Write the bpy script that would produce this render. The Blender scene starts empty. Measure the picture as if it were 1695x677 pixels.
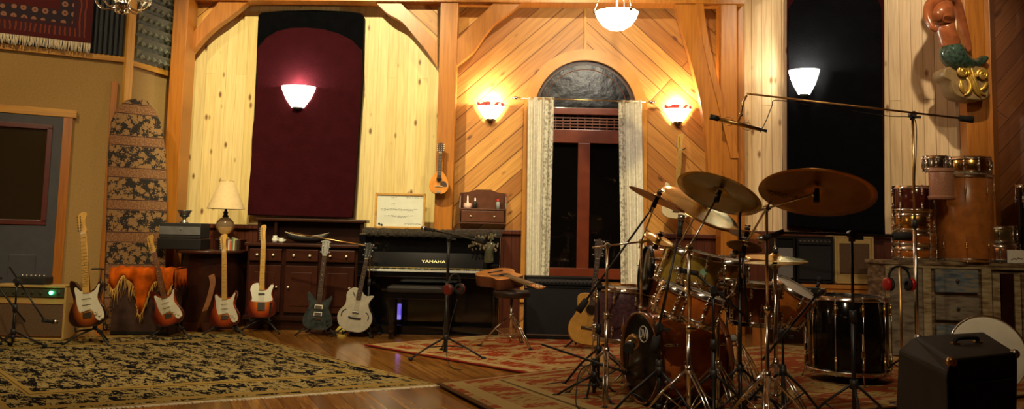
import bpy, bmesh, math, random
from mathutils import Vector, Matrix, Quaternion, Euler
random.seed(7)
C = bpy.context.scene.collection
PI = math.pi
# ------------------------------------------------------------------ camera
F = 1450.0; CX = 847.5; CY = 245.0; CAMH = 1.10
PITCH = math.radians(5.5); ROLL = math.radians(1.3)
cam_d = bpy.data.cameras.new('camera'); cam = bpy.data.objects.new('camera', cam_d); C.objects.link(cam)
cam_d.sensor_width = 36; cam_d.lens = F / 1695 * 36; cam_d.shift_y = -(338.5 - CY) / 1695
cam_d.clip_start = 0.05
cam.location = (0, 0, CAMH)
MR = Matrix.Rotation(PI / 2 + PITCH, 3, 'X') @ Matrix.Rotation(ROLL, 3, 'Z')
cam.rotation_euler = MR.to_euler()
bpy.context.scene.camera = cam
CO = Vector((0, 0, CAMH))
def ray(px, py): return (MR @ Vector(((px - CX) / F, (CY - py) / F, -1))).normalized()
def at(px, py, D):                                    # world point seen at pixel, at world depth y = D
    r = ray(px, py); return CO + r * (D / r.y)
def G(px, py, z=0.0):                                 # point on the horizontal plane z
    r = ray(px, py); return CO + r * ((z - CAMH) / r.z)
def onplane(px, py, P0, n):
    r = ray(px, py); return CO + r * ((P0 - CO).dot(n) / r.dot(n))
# ------------------------------------------------------------------ materials
MATS = {}
def nt(m):
    m.use_nodes = True; t = m.node_tree
    return t, t.nodes, t.links, t.nodes['Principled BSDF']
def node(ns, typ, **kw):
    n = ns.new(typ)
    for k, v in kw.items():
        if k in n.inputs: n.inputs[k].default_value = v
        else: setattr(n, k, v)
    return n
def ramp(ns, stops, interp='LINEAR'):
    r = ns.new('ShaderNodeValToRGB'); r.color_ramp.interpolation = interp
    while len(r.color_ramp.elements) < len(stops): r.color_ramp.elements.new(0.5)
    for e, (p, c) in zip(r.color_ramp.elements, stops):
        e.position = p; e.color = (*c, 1) if len(c) == 3 else c
    return r
def mixc(ns, ls, fac, a, b, mode='MIX'):
    m = ns.new('ShaderNodeMix'); m.data_type = 'RGBA'; m.blend_type = mode
    for i, v in ((0, fac), (6, a), (7, b)):
        if isinstance(v, bpy.types.NodeSocket): ls.new(v, m.inputs[i])
        elif i == 0: m.inputs[0].default_value = v
        else: m.inputs[i].default_value = (*v[:3], 1)
    return m.outputs[2]
def mth(ns, ls, op, *a):
    m = ns.new('ShaderNodeMath'); m.operation = op
    for i, v in enumerate(a):
        if isinstance(v, bpy.types.NodeSocket): ls.new(v, m.inputs[i])
        else: m.inputs[i].default_value = v
    return m.outputs[0]
def mat(name, col, rough=0.5, metal=0.0, var=0.12, scale=14, bump=0.0, spec=0.5, coat=0.0, emit=None, es=0, trans=0, alpha=1, ior=1.45, sheen=0):
    if name in MATS: return MATS[name]
    m = bpy.data.materials.new(name); t, ns, ls, b = nt(m)
    tc = node(ns, 'ShaderNodeTexCoord'); no = node(ns, 'ShaderNodeTexNoise', Scale=scale, Detail=4.0)
    ls.new(tc.outputs['Object'], no.inputs['Vector'])
    lo = tuple(max(0, c * (1 - var)) for c in col); hi = tuple(min(1, c * (1 + var)) for c in col)
    r = ramp(ns, [(0.3, lo), (0.7, hi)]); ls.new(no.outputs['Fac'], r.inputs['Fac']); ls.new(r.outputs['Color'], b.inputs['Base Color'])
    b.inputs['Roughness'].default_value = rough; b.inputs['Metallic'].default_value = metal
    b.inputs['Specular IOR Level'].default_value = spec; b.inputs['Coat Weight'].default_value = coat
    b.inputs['Coat Roughness'].default_value = 0.08
    b.inputs['IOR'].default_value = ior; b.inputs['Sheen Weight'].default_value = sheen
    if trans: b.inputs['Transmission Weight'].default_value = trans
    if alpha < 1: b.inputs['Alpha'].default_value = alpha
    if emit: b.inputs['Emission Color'].default_value = (*emit, 1); b.inputs['Emission Strength'].default_value = es
    if bump:
        n2 = node(ns, 'ShaderNodeTexNoise', Scale=scale * 6, Detail=5.0); ls.new(tc.outputs['Object'], n2.inputs['Vector'])
        bp = node(ns, 'ShaderNodeBump', Strength=bump, Distance=0.01); ls.new(n2.outputs['Fac'], bp.inputs['Height']); ls.new(bp.outputs['Normal'], b.inputs['Normal'])
    MATS[name] = m; return m
def boards(name, c1, c2, gap, knot, angle=0.0, width=0.14, length=2.2, rough=0.45, knots=1.0, plane='XZ', gapw=0.004, grain=0.5, coat=0.0, kscale=3.4):
    """boards whose long direction is local X (of the plane) turned by angle"""
    if name in MATS: return MATS[name]
    m = bpy.data.materials.new(name); t, ns, ls, b = nt(m)
    tc = node(ns, 'ShaderNodeTexCoord'); sp = node(ns, 'ShaderNodeSeparateXYZ'); cb = node(ns, 'ShaderNodeCombineXYZ')
    ls.new(tc.outputs['Object'], sp.inputs[0]); ls.new(sp.outputs['XYZ'.index(plane[0])], cb.inputs[0]); ls.new(sp.outputs['XYZ'.index(plane[1])], cb.inputs[1])
    mp = node(ns, 'ShaderNodeMapping'); mp.inputs['Rotation'].default_value = (0, 0, -angle); ls.new(cb.outputs[0], mp.inputs['Vector'])
    v = mp.outputs[0]
    br = node(ns, 'ShaderNodeTexBrick', Scale=1.0); br.offset = 0.37; br.offset_frequency = 3
    br.inputs['Color1'].default_value = (*c1, 1); br.inputs['Color2'].default_value = (*c2, 1); br.inputs['Mortar'].default_value = (*gap, 1)
    br.inputs['Mortar Size'].default_value = gapw; br.inputs['Mortar Smooth'].default_value = 0.3; br.inputs['Brick Width'].default_value = length; br.inputs['Row Height'].default_value = width
    ls.new(v, br.inputs['Vector'])
    # grain
    mg = node(ns, 'ShaderNodeMapping'); mg.inputs['Scale'].default_value = (1.3, 22, 1); ls.new(v, mg.inputs['Vector'])
    g = node(ns, 'ShaderNodeTexNoise', Scale=1.6, Detail=6.0, Distortion=0.6); ls.new(mg.outputs[0], g.inputs['Vector'])
    gr = ramp(ns, [(0.35, (0.55, 0.42, 0.30)), (0.6, (1, 1, 1))]); ls.new(g.outputs['Fac'], gr.inputs['Fac'])
    col = mixc(ns, ls, grain, br.outputs['Color'], gr.outputs['Color'], 'MULTIPLY')
    # knots
    if knots:
        mk = node(ns, 'ShaderNodeMapping'); mk.inputs['Scale'].default_value = (0.55, 1.2, 1); ls.new(v, mk.inputs['Vector'])
        vo = node(ns, 'ShaderNodeTexVoronoi', Scale=kscale); ls.new(mk.outputs[0], vo.inputs['Vector'])
        rr = ramp(ns, [(0.07, (1, 1, 1)), (0.17, (0, 0, 0))]); ls.new(vo.outputs['Distance'], rr.inputs['Fac'])
        sc = node(ns, 'ShaderNodeSeparateColor'); ls.new(vo.outputs['Color'], sc.inputs[0])
        th = mth(ns, ls, 'LESS_THAN', sc.outputs[0], 1.0 * knots)
        fac = mth(ns, ls, 'MULTIPLY', mth(ns, ls, 'MULTIPLY', rr.outputs['Color'], th), 0.95)
        col = mixc(ns, ls, fac, col, knot)
    ls.new(col, b.inputs['Base Color'])
    b.inputs['Roughness'].default_value = rough; b.inputs['Coat Weight'].default_value = coat; b.inputs['Coat Roughness'].default_value = 0.12
    bp = node(ns, 'ShaderNodeBump', Strength=0.5, Distance=0.004); bp.invert = True; ls.new(br.outputs['Fac'], bp.inputs['Height']); ls.new(bp.outputs['Normal'], b.inputs['Normal'])
    MATS[name] = m; return m
# ------------------------------------------------------------------ mesh builder
class MB:
    def __init__(s): s.v = []; s.f = []; s.mi = []; s.sm = []; s.uv = {}
    def add(s, vs, fs, mi=0, smooth=False):
        o = len(s.v); s.v += [tuple(v) for v in vs]
        for f in fs: s.f.append([i + o for i in f]); s.mi.append(mi); s.sm.append(smooth)
        return s
    def box(s, c, d, mi=0, M=None, bev=0.0):
        x, y, z = d[0] / 2, d[1] / 2, d[2] / 2; c = Vector(c)
        bev = min(bev, x * 0.9, y * 0.9, z * 0.9)
        if bev <= 0:
            vs = [Vector((sx * x, sy * y, sz * z)) for sx in (-1, 1) for sy in (-1, 1) for sz in (-1, 1)]
            fs = [(0, 1, 3, 2), (4, 6, 7, 5), (0, 4, 5, 1), (2, 3, 7, 6), (0, 2, 6, 4), (1, 5, 7, 3)]
        else:
            bm = bmesh.new(); bmesh.ops.create_cube(bm, size=1)
            for v in bm.verts: v.co = Vector((v.co.x * d[0], v.co.y * d[1], v.co.z * d[2]))
            bmesh.ops.bevel(bm, geom=list(bm.edges), offset=bev, segments=2, profile=0.7, affect='EDGES')
            bm.verts.ensure_lookup_table(); vs = [v.co.copy() for v in bm.verts]; fs = [[v.index for v in f.verts] for f in bm.faces]; bm.free()
        if M: vs = [M @ v for v in vs]
        return s.add([v + c for v in vs], fs, mi)
    def ringsurf(s, rings, closed=True, caps=True, mi=0, smooth=True):
        n = len(rings[0]); vs = [p for r in rings for p in r]; fs = []
        for i in range(len(rings) - 1):
            for j in range(n if closed else n - 1):
                k = (j + 1) % n; fs.append((i * n + j, i * n + k, (i + 1) * n + k, (i + 1) * n + j))
        s.add(vs, fs, mi, smooth)
        if caps and closed:
            s.add(rings[0], [list(range(n))[::-1]], mi, False); s.add(rings[-1], [list(range(n))], mi, False)
        return s
    def cyl(s, a, b, r1, r2=None, n=12, mi=0, caps=True, smooth=True):
        a = Vector(a); b = Vector(b); r2 = r1 if r2 is None else r2; d = (b - a)
        if d.length < 1e-6: return s
        q = d.to_track_quat('Z', 'Y')
        R = lambda c, r: [c + q @ Vector((r * math.cos(2 * PI * i / n), r * math.sin(2 * PI * i / n), 0)) for i in range(n)]
        return s.ringsurf([R(a, r1), R(b, r2)], mi=mi, caps=caps, smooth=smooth)
    def tube(s, pts, r, n=8, mi=0, closed=False):
        pts = [Vector(p) for p in pts]; N = len(pts); rings = []
        rs = r if isinstance(r, (list, tuple)) else [r] * N
        up = None
        for i, p in enumerate(pts):
            a = pts[i - 1] if (i > 0 or closed) else pts[0]; b = pts[(i + 1) % N] if (i < N - 1 or closed) else pts[-1]
            t = (b - a).normalized()
            if up is None:
                up = t.cross(Vector((0, 0, 1)))
                if up.length < 0.1: up = t.cross(Vector((1, 0, 0)))
            up = (up - t * up.dot(t)).normalized(); w = t.cross(up)
            rings.append([p + (up * math.cos(2 * PI * k / n) + w * math.sin(2 * PI * k / n)) * rs[i] for k in range(n)])
        if closed: rings.append(rings[0])
        return s.ringsurf(rings, mi=mi, caps=not closed)
    def lathe(s, prof, c=(0, 0, 0), q=None, n=24, mi=0, smooth=True, arc=None):
        c = Vector(c); rings = []
        m = n if arc is None else n + 1; a0, a1 = (0, 2 * PI) if arc is None else arc
        for r, z in prof:
            ring = [Vector((r * math.cos(a0 + (a1 - a0) * i / n), r * math.sin(a0 + (a1 - a0) * i / n), z)) for i in range(m)]
            rings.append([c + (q @ p if q else p) for p in ring])
        return s.ringsurf(rings, closed=arc is None, caps=False, mi=mi, smooth=smooth)
    def sphere(s, c, r, n=12, mi=0, sc=(1, 1, 1)):
        c = Vector(c); rings = []
        for i in range(n // 2 + 1):
            a = -PI / 2 + PI * i / (n // 2); rr = max(math.cos(a), 1e-3)
            rings.append([c + Vector((r * rr * math.cos(2 * PI * k / n) * sc[0], r * rr * math.sin(2 * PI * k / n) * sc[1], r * math.sin(a) * sc[2])) for k in range(n)])
        return s.ringsurf(rings, caps=False, mi=mi)
    def prism(s, pts, dvec, mi=0, bev=0.0, side=None):
        """planar outline pts extruded by vector dvec; bev chamfers the near face"""
        pts = [Vector(p) for p in pts]; dv = Vector(dvec); n = len(pts); c = sum(pts, Vector()) / n
        side = mi if side is None else side
        if bev > 0:
            L = dv.length; rad = sum(((p - c).length for p in pts)) / n; k = 1 - bev / rad; u = dv / L
            rings = [[c + (p - c) * k for p in pts], [c + (p - c) * (1 - (1 - k) * .3) + u * bev * .3 for p in pts], [p + u * bev for p in pts], [p + u * (L - bev) for p in pts], [c + (p - c) * k + dv for p in pts]]
            s.add(rings[0], [list(range(n))], mi); s.add(rings[-1], [list(range(n))[::-1]], side)
            s.ringsurf(rings[:3], caps=False, mi=mi, smooth=True); s.ringsurf(rings[2:], caps=False, mi=side, smooth=True)
        else:
            s.add(pts, [list(range(n))], mi); s.add([p + dv for p in pts], [list(range(n))[::-1]], mi)
            s.ringsurf([pts, [p + dv for p in pts]], caps=False, mi=side, smooth=False)
        return s
    def build(s, name, mats, parent=None, fix=True):
        me = bpy.data.meshes.new(name); me.from_pydata(s.v, [], s.f); me.update()
        if not isinstance(mats, (list, tuple)): mats = [mats]
        for m in mats: me.materials.append(m)
        for p, mi, sm in zip(me.polygons, s.mi, s.sm): p.material_index = mi; p.use_smooth = sm
        if fix:
            bm = bmesh.new(); bm.from_mesh(me); bmesh.ops.remove_doubles(bm, verts=bm.verts, dist=1e-5)
            bmesh.ops.recalc_face_normals(bm, faces=bm.faces); bm.to_mesh(me); bm.free()
        o = bpy.data.objects.new(name, me); C.objects.link(o)
        if parent: o.parent = parent
        return o
def crom(pts, k=6, closed=True):
    """Catmull-Rom through 2D/3D points"""
    P = [Vector(p) for p in pts]; n = len(P); out = []
    for i in range(n if closed else n - 1):
        a, b, c, d = (P[(i - 1) % n], P[i], P[(i + 1) % n], P[(i + 2) % n]) if closed else (P[max(i - 1, 0)], P[i], P[i + 1], P[min(i + 2, n - 1)])
        for j in range(k):
            t = j / k; out.append(0.5 * ((2 * b) + (c - a) * t + (2 * a - 5 * b + 4 * c - d) * t * t + (3 * b - a - 3 * c + d) * t ** 3))
    if not closed: out.append(P[-1])
    return out
def xz(pts, y=0.0): return [(p[0], y, p[1]) for p in pts]
def thing(name, label, cat, loc=(0, 0, 0), rot=(0, 0, 0), group=None, quat=None):
    o = bpy.data.objects.new(name, None); C.objects.link(o); o.location = loc; o.empty_display_size = 0.05
    if quat is not None: o.rotation_mode = 'QUATERNION'; o.rotation_quaternion = quat
    else: o.rotation_euler = rot
    o['label'] = label; o['category'] = cat
    if group: o['group'] = group
    return o
def tag(o, label, cat, group=None):
    o['label'] = label; o['category'] = cat
    if group: o['group'] = group
    return o
def struct(o): o['kind'] = 'structure'; return o
def text_mesh(name, s, size, m, parent, loc, rot, ext=0.0008, shear=0.0, sx=1.0):
    cu = bpy.data.curves.new(name, 'FONT'); cu.body = s; cu.size = size; cu.extrude = ext; cu.align_x = 'CENTER'; cu.align_y = 'CENTER'; cu.shear = shear
    t = bpy.data.objects.new('tmp', cu); C.objects.link(t); dg = bpy.context.evaluated_depsgraph_get()
    me = bpy.data.meshes.new_from_object(t.evaluated_get(dg)); me.materials.clear(); me.materials.append(m)
    bpy.data.objects.remove(t); o = bpy.data.objects.new(name, me); C.objects.link(o); o.parent = parent; o.location = loc; o.rotation_euler = rot; o.scale = (sx, 1, 1)
    return o
def facing(px, py, ang, k, under=False):
    """normal of a disk whose image ellipse has its long axis turned ang degrees clockwise and minor/major ratio k"""
    a = math.radians(ang); r = ray(px, py)
    up = MR @ Vector((math.sin(a), math.cos(a), 0)); up = (up - r * up.dot(r)).normalized()
    return (up * math.sqrt(1 - k * k) + r * (k if under else -k)).normalized()
# ------------------------------------------------------------------ palette
M_yel = boards('yellow_pine', (0.78, 0.60, 0.24), (0.88, 0.70, 0.33), (0.50, 0.33, 0.10), (0.17, 0.06, 0.015), angle=PI / 2, width=0.12, length=4.6, gapw=0.0014, grain=0.3, knots=1.0, kscale=6.2)
M_pal = boards('pale_pine', (0.70, 0.50, 0.27), (0.82, 0.62, 0.37), (0.33, 0.18, 0.06), (0.22, 0.08, 0.02), angle=PI / 2, width=0.115, length=4.2, gapw=0.0035, grain=0.4, knots=.9, kscale=5.0)
CD1, CD2 = (0.40, 0.15, 0.026), (0.74, 0.38, 0.085)
M_dgL = boards('cedar_diagonal_rising', CD1, CD2, (0.22, 0.08, 0.012), (0.12, 0.035, 0.006), angle=math.radians(42), width=0.19, length=6.0, gapw=0.007, kscale=5.4)
M_dgR = boards('cedar_diagonal_falling', CD1, CD2, (0.22, 0.08, 0.012), (0.12, 0.035, 0.006), angle=math.radians(-42), width=0.19, length=6.0, gapw=0.007, kscale=5.4)
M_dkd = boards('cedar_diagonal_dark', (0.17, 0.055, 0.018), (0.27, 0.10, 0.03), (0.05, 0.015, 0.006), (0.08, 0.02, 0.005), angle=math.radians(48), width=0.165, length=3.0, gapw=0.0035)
M_post = boards('timber_post', (0.44, 0.155, 0.016), (0.46, 0.165, 0.018), (0.42, 0.14, 0.015), (0.25, 0.07, 0.01), angle=PI / 2, width=3.0, length=9.0, gapw=0.0, knots=0.5, kscale=2.0, rough=0.35)
M_trim = boards('trim_pine', (0.60, 0.30, 0.035), (0.66, 0.35, 0.045), (0.6, 0.3, 0.05), (0.25, 0.07, 0.01), angle=0, width=3.0, length=9.0, gapw=0.0, knots=0.5, rough=0.4)
M_wain = boards('wainscot_wood', (0.075, 0.018, 0.008), (0.11, 0.027, 0.011), (0.04, 0.01, 0.005), (0.07, 0.02, 0.01), angle=PI / 2, width=0.09, length=3, gapw=0.004, rough=0.35)
M_floor = boards('floor_planks', (0.32, 0.135, 0.024), (0.58, 0.28, 0.06), (0.05, 0.015, 0.006), (0.1, 0.03, 0.01), angle=math.radians(-68), width=0.10, length=1.6, plane='XY', gapw=0.0025, rough=0.16, grain=0.8, coat=0.4, knots=0.4)
M_tan = mat('tan_fabric_wall', (0.42, 0.27, 0.095), 0.95, var=0.10, scale=60, bump=0.5)
M_ceil = boards('ceiling_boards', (0.40, 0.19, 0.06), (0.46, 0.23, 0.07), (0.2, 0.08, 0.02), (0.15, 0.05, 0.01), width=0.15, length=3.5, plane='XY')
M_plain = boards('rear_wall_boards', (0.09, 0.04, 0.012), (0.12, 0.055, 0.016), (0.04, 0.02, 0.005), (0.15, 0.05, 0.01), angle=PI / 2, width=0.15, length=3)
M_redwood = mat('window_redwood', (0.17, 0.032, 0.010), 0.35, var=0.18, scale=8, coat=0.3)
M_blk = mat('black_satin', (0.012, 0.012, 0.013), 0.4, var=0.1)
M_blkp = mat('black_plastic', (0.02, 0.02, 0.02), 0.5, var=0.1)
M_rub = mat('black_rubber', (0.015, 0.015, 0.015), 0.8)
M_chr = mat('chrome', (0.72, 0.70, 0.66), 0.16, 1.0, var=0.05)
M_brs = mat('aged_brass', (0.62, 0.42, 0.16), 0.28, 1.0, var=0.15)
M_gold = mat('gold_paint', (0.75, 0.48, 0.10), 0.32, 0.7, var=0.2, scale=25)
H = 5.0; BW = 10.3
# ------------------------------------------------------------------ walls
class Frame:
    def __init__(s, P0, P1):
        s.P0 = Vector((P0[0], P0[1], 0)); d = Vector((P1[0] - P0[0], P1[1] - P0[1], 0)); s.L = d.length; s.u = d.normalized()
        s.n = Vector((s.u.y, -s.u.x, 0)); s.ang = math.atan2(s.u.y, s.u.x)          # n points into the room
    def px(s, px, py, off=0.0):
        p = onplane(px, py, s.P0 + s.n * off, s.n); return ((p - s.P0).dot(s.u), p.z)
    def place(s, o, off=0.0): o.location = s.P0 + s.n * off; o.rotation_euler = (0, 0, s.ang); return o
def wallpoly(name, fr, pts, m, t=0.15, off=0.0, parent=None):
    o = MB().prism(xz(pts), (0, t, 0)).build(name, m); fr.place(o, off); return o
XL = -3.90; XP = at(738, 200, BW).x; XR = at(1228, 200, BW).x
WA1 = (-6.6, 7.857); WA2 = (-4.15, 9.3)
f1 = Frame(WA1, WA2); f2 = Frame(WA2, (XL, BW)); f3 = Frame((XL, BW), (XP, BW)); f3b = Frame((XP, BW), (XR, BW))
f4 = Frame((XR, BW), (5.08, 9.2)); f5 = Frame((5.08, 9.2), (6.9, 7.0))
def wl(name, fr, m): return struct(wallpoly(name, fr, [(0, 0), (fr.L, 0), (fr.L, H), (0, H)], m))
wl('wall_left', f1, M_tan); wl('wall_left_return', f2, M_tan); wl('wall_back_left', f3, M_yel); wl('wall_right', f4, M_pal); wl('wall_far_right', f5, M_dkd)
# window wall: two halves round the arched opening
wc = f3b.px(969, 183)[0]; zc = f3b.px(969, 183)[1]; wr = 0.61; ow = 0.62; zb = 0.55
arc = [(wc - wr * math.cos(a), zc + wr * math.sin(a)) for a in [PI / 2 * i / 12 for i in range(13)]]
L3 = f3b.L
o = struct(wallpoly('wall_back', f3b, [(0, 0), (wc, 0), (wc, zb), (wc - ow, zb), (wc - ow, zc)] + arc + [(wc, H), (0, H)], M_dgL))
arcR = [(2 * wc - x, z) for x, z in arc]
o = struct(wallpoly('wall_back', f3b, [(wc, 0), (wc, H)] + arcR[::-1] + [(wc + ow, zc), (wc + ow, zb), (wc, zb), (wc, 0)][:-1] + [(wc, 0.0001)] + [(L3, 0)][:0], M_dgR)) if False else \
    struct(wallpoly('wall_back', f3b, [(L3, 0), (L3, H), (wc, H)] + arcR[::-1] + [(wc + ow, zb), (wc, zb), (wc, 0)], M_dgR))
for nm, a, b, m in (('wall_side_left', (-6.6, 7.857), (-6.6, -4), M_tan), ('wall_side_right', (6.9, 7.0), (6.9, -4), M_plain), ('wall_rear', (6.9, -4), (-6.6, -4), M_plain)):
    fr = Frame(b, a) if nm == 'wall_side_left' else Frame(a, b)
    wl(nm, fr, m)
struct(MB().box((0.15, 3.2, -0.05), (14.2, 15, 0.1)).build('floor', M_floor))
struct(MB().box((0.15, 3.2, H + 0.05), (14.2, 15, 0.1)).build('ceiling', M_ceil))
# ------------------------------------------------------------------ timber frame
def timber(name, outline_px, D, t, m=M_post, bev=0.0):
    pts = [at(x, y, D) for x, y in outline_px]; c = pts[0].copy()
    o = MB().prism([p - c for p in pts], (0, t, 0), bev=bev).build(name, m); o.location = c; return struct(o)
FD = 9.98
def vpost(name, pxa, pxb, D, t, pyref=200, tilt=0):
    xa = at(pxa, pyref, D).x; xb = at(pxb, pyref, D).x
    o = MB().box((0, t / 2, H / 2), (xb - xa, t, H), bev=0.012).build(name, M_post); o.location = ((xa + xb) / 2, D, 0); return struct(o)
vpost('trim_post_1', 276, 301, 9.80, 0.3)
vpost('trim_post_2', 723.5, 753, FD, 0.25)
vpost('trim_post_3', 1193, 1221, FD, 0.25)
vpost('trim_post_4', 1221, 1233, 10.12, 0.1)
pB = at(1603, 200, 9.08); 
o = MB().box((0.0, 0.0, H / 2), (0.20, 0.22, H), bev=0.012).build('trim_post_5', M_post); o.location = (at(1613, 200, 9.1).x, 9.12, 0); o.rotation_euler = (0, 0, f4.ang * 0.4); struct(o)
o = MB().box((0.0, 0.0, H / 2), (0.10, 0.22, H), bev=0.008).build('trim_post_6', M_post); o.location = (at(1637, 200, 9.1).x, 9.08, 0); o.rotation_euler = (0, 0, f5.ang * 0.8); struct(o)
# tie beam along the top
zb0 = at(500, 4, FD - 0.03).z; zb1 = at(1190, 5, FD - 0.03).z
o = MB().prism([(at(300, 0, FD).x, 0, zb0), (at(1232, 0, FD).x, 0, zb1), (at(1232, 0, FD).x, 0, zb1 + 0.28), (at(300, 0, FD).x, 0, zb0 + 0.28)], (0, 0.26, 0)).build('trim_beam_1', M_post); o.location.y = FD - 0.03; struct(o)
# curved braces
def smooth_px(pts, k=5): return [(p[0], p[1]) for p in crom([(x, y) for x, y in pts], k, closed=False)]
timber('trim_brace_1', smooth_px([(300, 109), (318, 86), (338, 62), (360, 42), (388, 22), (418, -4)]) + [(368, -4), (309, 66), (303, 75)], FD + 0.02, 0.12)
timber('trim_brace_2', smooth_px([(614, -4), (640, 21), (665, 36), (688, 62), (706, 84), (724, 111)]) + [(724, 70), (655, -4)], FD + 0.02, 0.12)
timber('trim_brace_3', [(753, 70), (788, 34), (826, -4)] + smooth_px([(876, -4), (842, 22), (820, 38), (803, 58), (783, 86), (754, 110)]), FD + 0.02, 0.12)
timber('trim_brace_4', smooth_px([(1114, -4), (1128, 45), (1146, 110), (1160, 170), (1170, 240), (1174, 330)]) + [(1224, 330)] + smooth_px([(1216, 262), (1196, 190), (1176, 115), (1165, 60), (1155, -4)]), FD + 0.0, 0.12)
timber('trim_brace_5', smooth_px([(1150, -4), (1162, 60), (1174, 115), (1193, 190), (1210, 262)]) + [(1224, 262)] + smooth_px([(1204, 190), (1184, 115), (1172, 60), (1163, -4)]), FD - 0.02, 0.04, M_post)
# infill of diagonal boards above the braces of the yellow wall
for nm, pts, m in (('trim_infill_1', [(301, 80), (301, 2), (372, 2)], M_dgL), ('trim_infill_2', [(655, 2), (724, 2), (724, 72)], M_dgR)):
    pp = [at(x, y, FD + 0.15) for x, y in pts]; o = MB().prism(pp, (0, 0.03, 0)).build(nm, m); struct(o)
# board strip over the arch
def strip(name, fr, px0, py0, px1, py1, w, off, m, t=0.03):
    a = Vector(fr.px(px0, py0, off)); b = Vector(fr.px(px1, py1, off)); d = b - a; L = d.length
    o = MB().box((L / 2, 0, 0), (L, t, w), bev=0.004).build(name, m)
    p = fr.P0 + fr.n * (off - t / 2) + fr.u * a.x; o.location = (p.x, p.y, a.y)
    o.rotation_mode = 'XYZ'; o.rotation_euler = (0, -math.atan2(d.y, d.x), fr.ang); return struct(o)
strip('trim_strip_1', f3b, 969, 84, 969, -8, 0.03, 0.03, M_trim)
# wainscot and rail (back walls)
def wains(i, fr, u0, u1, z1):
    o = MB().box(((u0 + u1) / 2, 0, z1 / 2), (u1 - u0, 0.03, z1)).build('trim_wainscot_%d' % i, M_wain); fr.place(o, 0.016); struct(o)
    o = MB().box(((u0 + u1) / 2, 0, z1 + 0.02), (u1 - u0, 0.07, 0.05), bev=0.008).build('trim_rail_%d' % i, M_wain); fr.place(o, 0.036); struct(o)
zr = f3.px(500, 380)[1]
wains(1, f3, 0.12, f3.L, zr)
wains(2, f3b, 0.05, wc - 0.73, f3b.px(800, 386)[1]); wains(3, f3b, wc + 0.73, L3, f3b.px(1150, 394)[1])
wains(4, f4, 0.02, f4.L, f4.px(1400, 392)[1])
# window casing
cas = 0.13
def archring(r0, r1, y0, t, m, name, z0, n=24):
    outer = [(wc + r1 * math.cos(PI * i / n), zc + r1 * math.sin(PI * i / n)) for i in range(n + 1)]
    inner = [(wc + r0 * math.cos(PI * i / n), zc + r0 * math.sin(PI * i / n)) for i in range(n + 1)]
    b = MB()
    po = [(wc + r1, z0)] + outer + [(wc - r1, z0)]; pi_ = [(wc + r0, z0)] + inner + [(wc - r0, z0)]
    A = xz(po, 0); B = xz(pi_, 0); A2 = xz(po, t); B2 = xz(pi_, t)
    b.ringsurf([A, B, B2, A2, A], closed=False, caps=False, smooth=False)
    o = b.build(name, m); f3b.place(o, y0); return struct(o)
archring(0.60, 0.60 + cas, 0.05, 0.055, mat('casing_pine', (.60, .27, .045), .4, var=.12, scale=5), 'trim_casing_1', 0.3)
archring(0.555, 0.615, -0.03, 0.10, mat('arch_dark_frame', (0.06, 0.02, 0.012), 0.4), 'window_1_frame', zc - 0.02)
def wbox(name, x0, x1, z0, z1, off, t, m, bev=0.004):
    o = MB().box(((x0 + x1) / 2, 0, (z0 + z1) / 2), (x1 - x0, t, z1 - z0), bev=bev).build(name, m); f3b.place(o, off); return o
W = thing('window_1', '', 'window', f3b.P0, (0, 0, f3b.ang)); del W['label']; del W['category']; W['kind'] = 'structure'
def wpart(name, x0, x1, z0, z1, y, t, m, bev=0.005):
    return MB().box(((x0 + x1) / 2, y, (z0 + z1) / 2), (x1 - x0, t, z1 - z0), bev=bev).build(name, m, W)
zpx = lambda y: f3b.px(969, y)[1]
wpart('crossbar', wc - ow, wc + ow, zpx(190), zpx(179), 0.03, 0.09, M_redwood)
wpart('crossbar', wc - ow, wc + ow, zpx(237), zpx(215), 0.03, 0.09, M_redwood)
wpart('window_sill', wc - ow, wc + ow, zpx(461), zpx(444), 0.02, 0.14, M_redwood)
xm0 = f3b.px(956, 300)[0]; xm1 = f3b.px(976, 300)[0]
wpart('mullion', xm0, xm1, zpx(445), zpx(237), 0.03, 0.09, M_redwood)
wpart('stile', wc - ow, wc - ow + 0.09, zpx(445), zpx(180), 0.04, 0.09, M_redwood); wpart('stile', wc + ow - 0.09, wc + ow, zpx(445), zpx(180), 0.04, 0.09, M_redwood)
b = MB()
for i in range(5): b.box((wc, 0.05, zpx(192) - 0.02 - i * 0.036), (2 * ow - .15, 0.02, 0.016))
for i in range(13): b.box((wc - ow + 0.1 + i * 0.087, 0.055, zpx(202)), (0.012, 0.012, zpx(190) - zpx(215)))
b.build('lattice', mat('lattice_wood', (0.16, 0.04, 0.015), 0.4), W)
m = bpy.data.materials.new('night_glass'); t, ns, ls, bs = nt(m); MATS['ng'] = m
bs.inputs['Base Color'].default_value = (0.006, 0.005, 0.005, 1); bs.inputs['Roughness'].default_value = 0.03; bs.inputs['Transmission Weight'].default_value = 0.5
wpart('window_pane', wc - ow, wc + ow, zpx(446), zpx(236), 0.07, 0.006, m, 0)
wpart('window_pane', wc - ow, wc + ow, zpx(216), zpx(180), 0.09, 0.006, m, 0)
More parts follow.
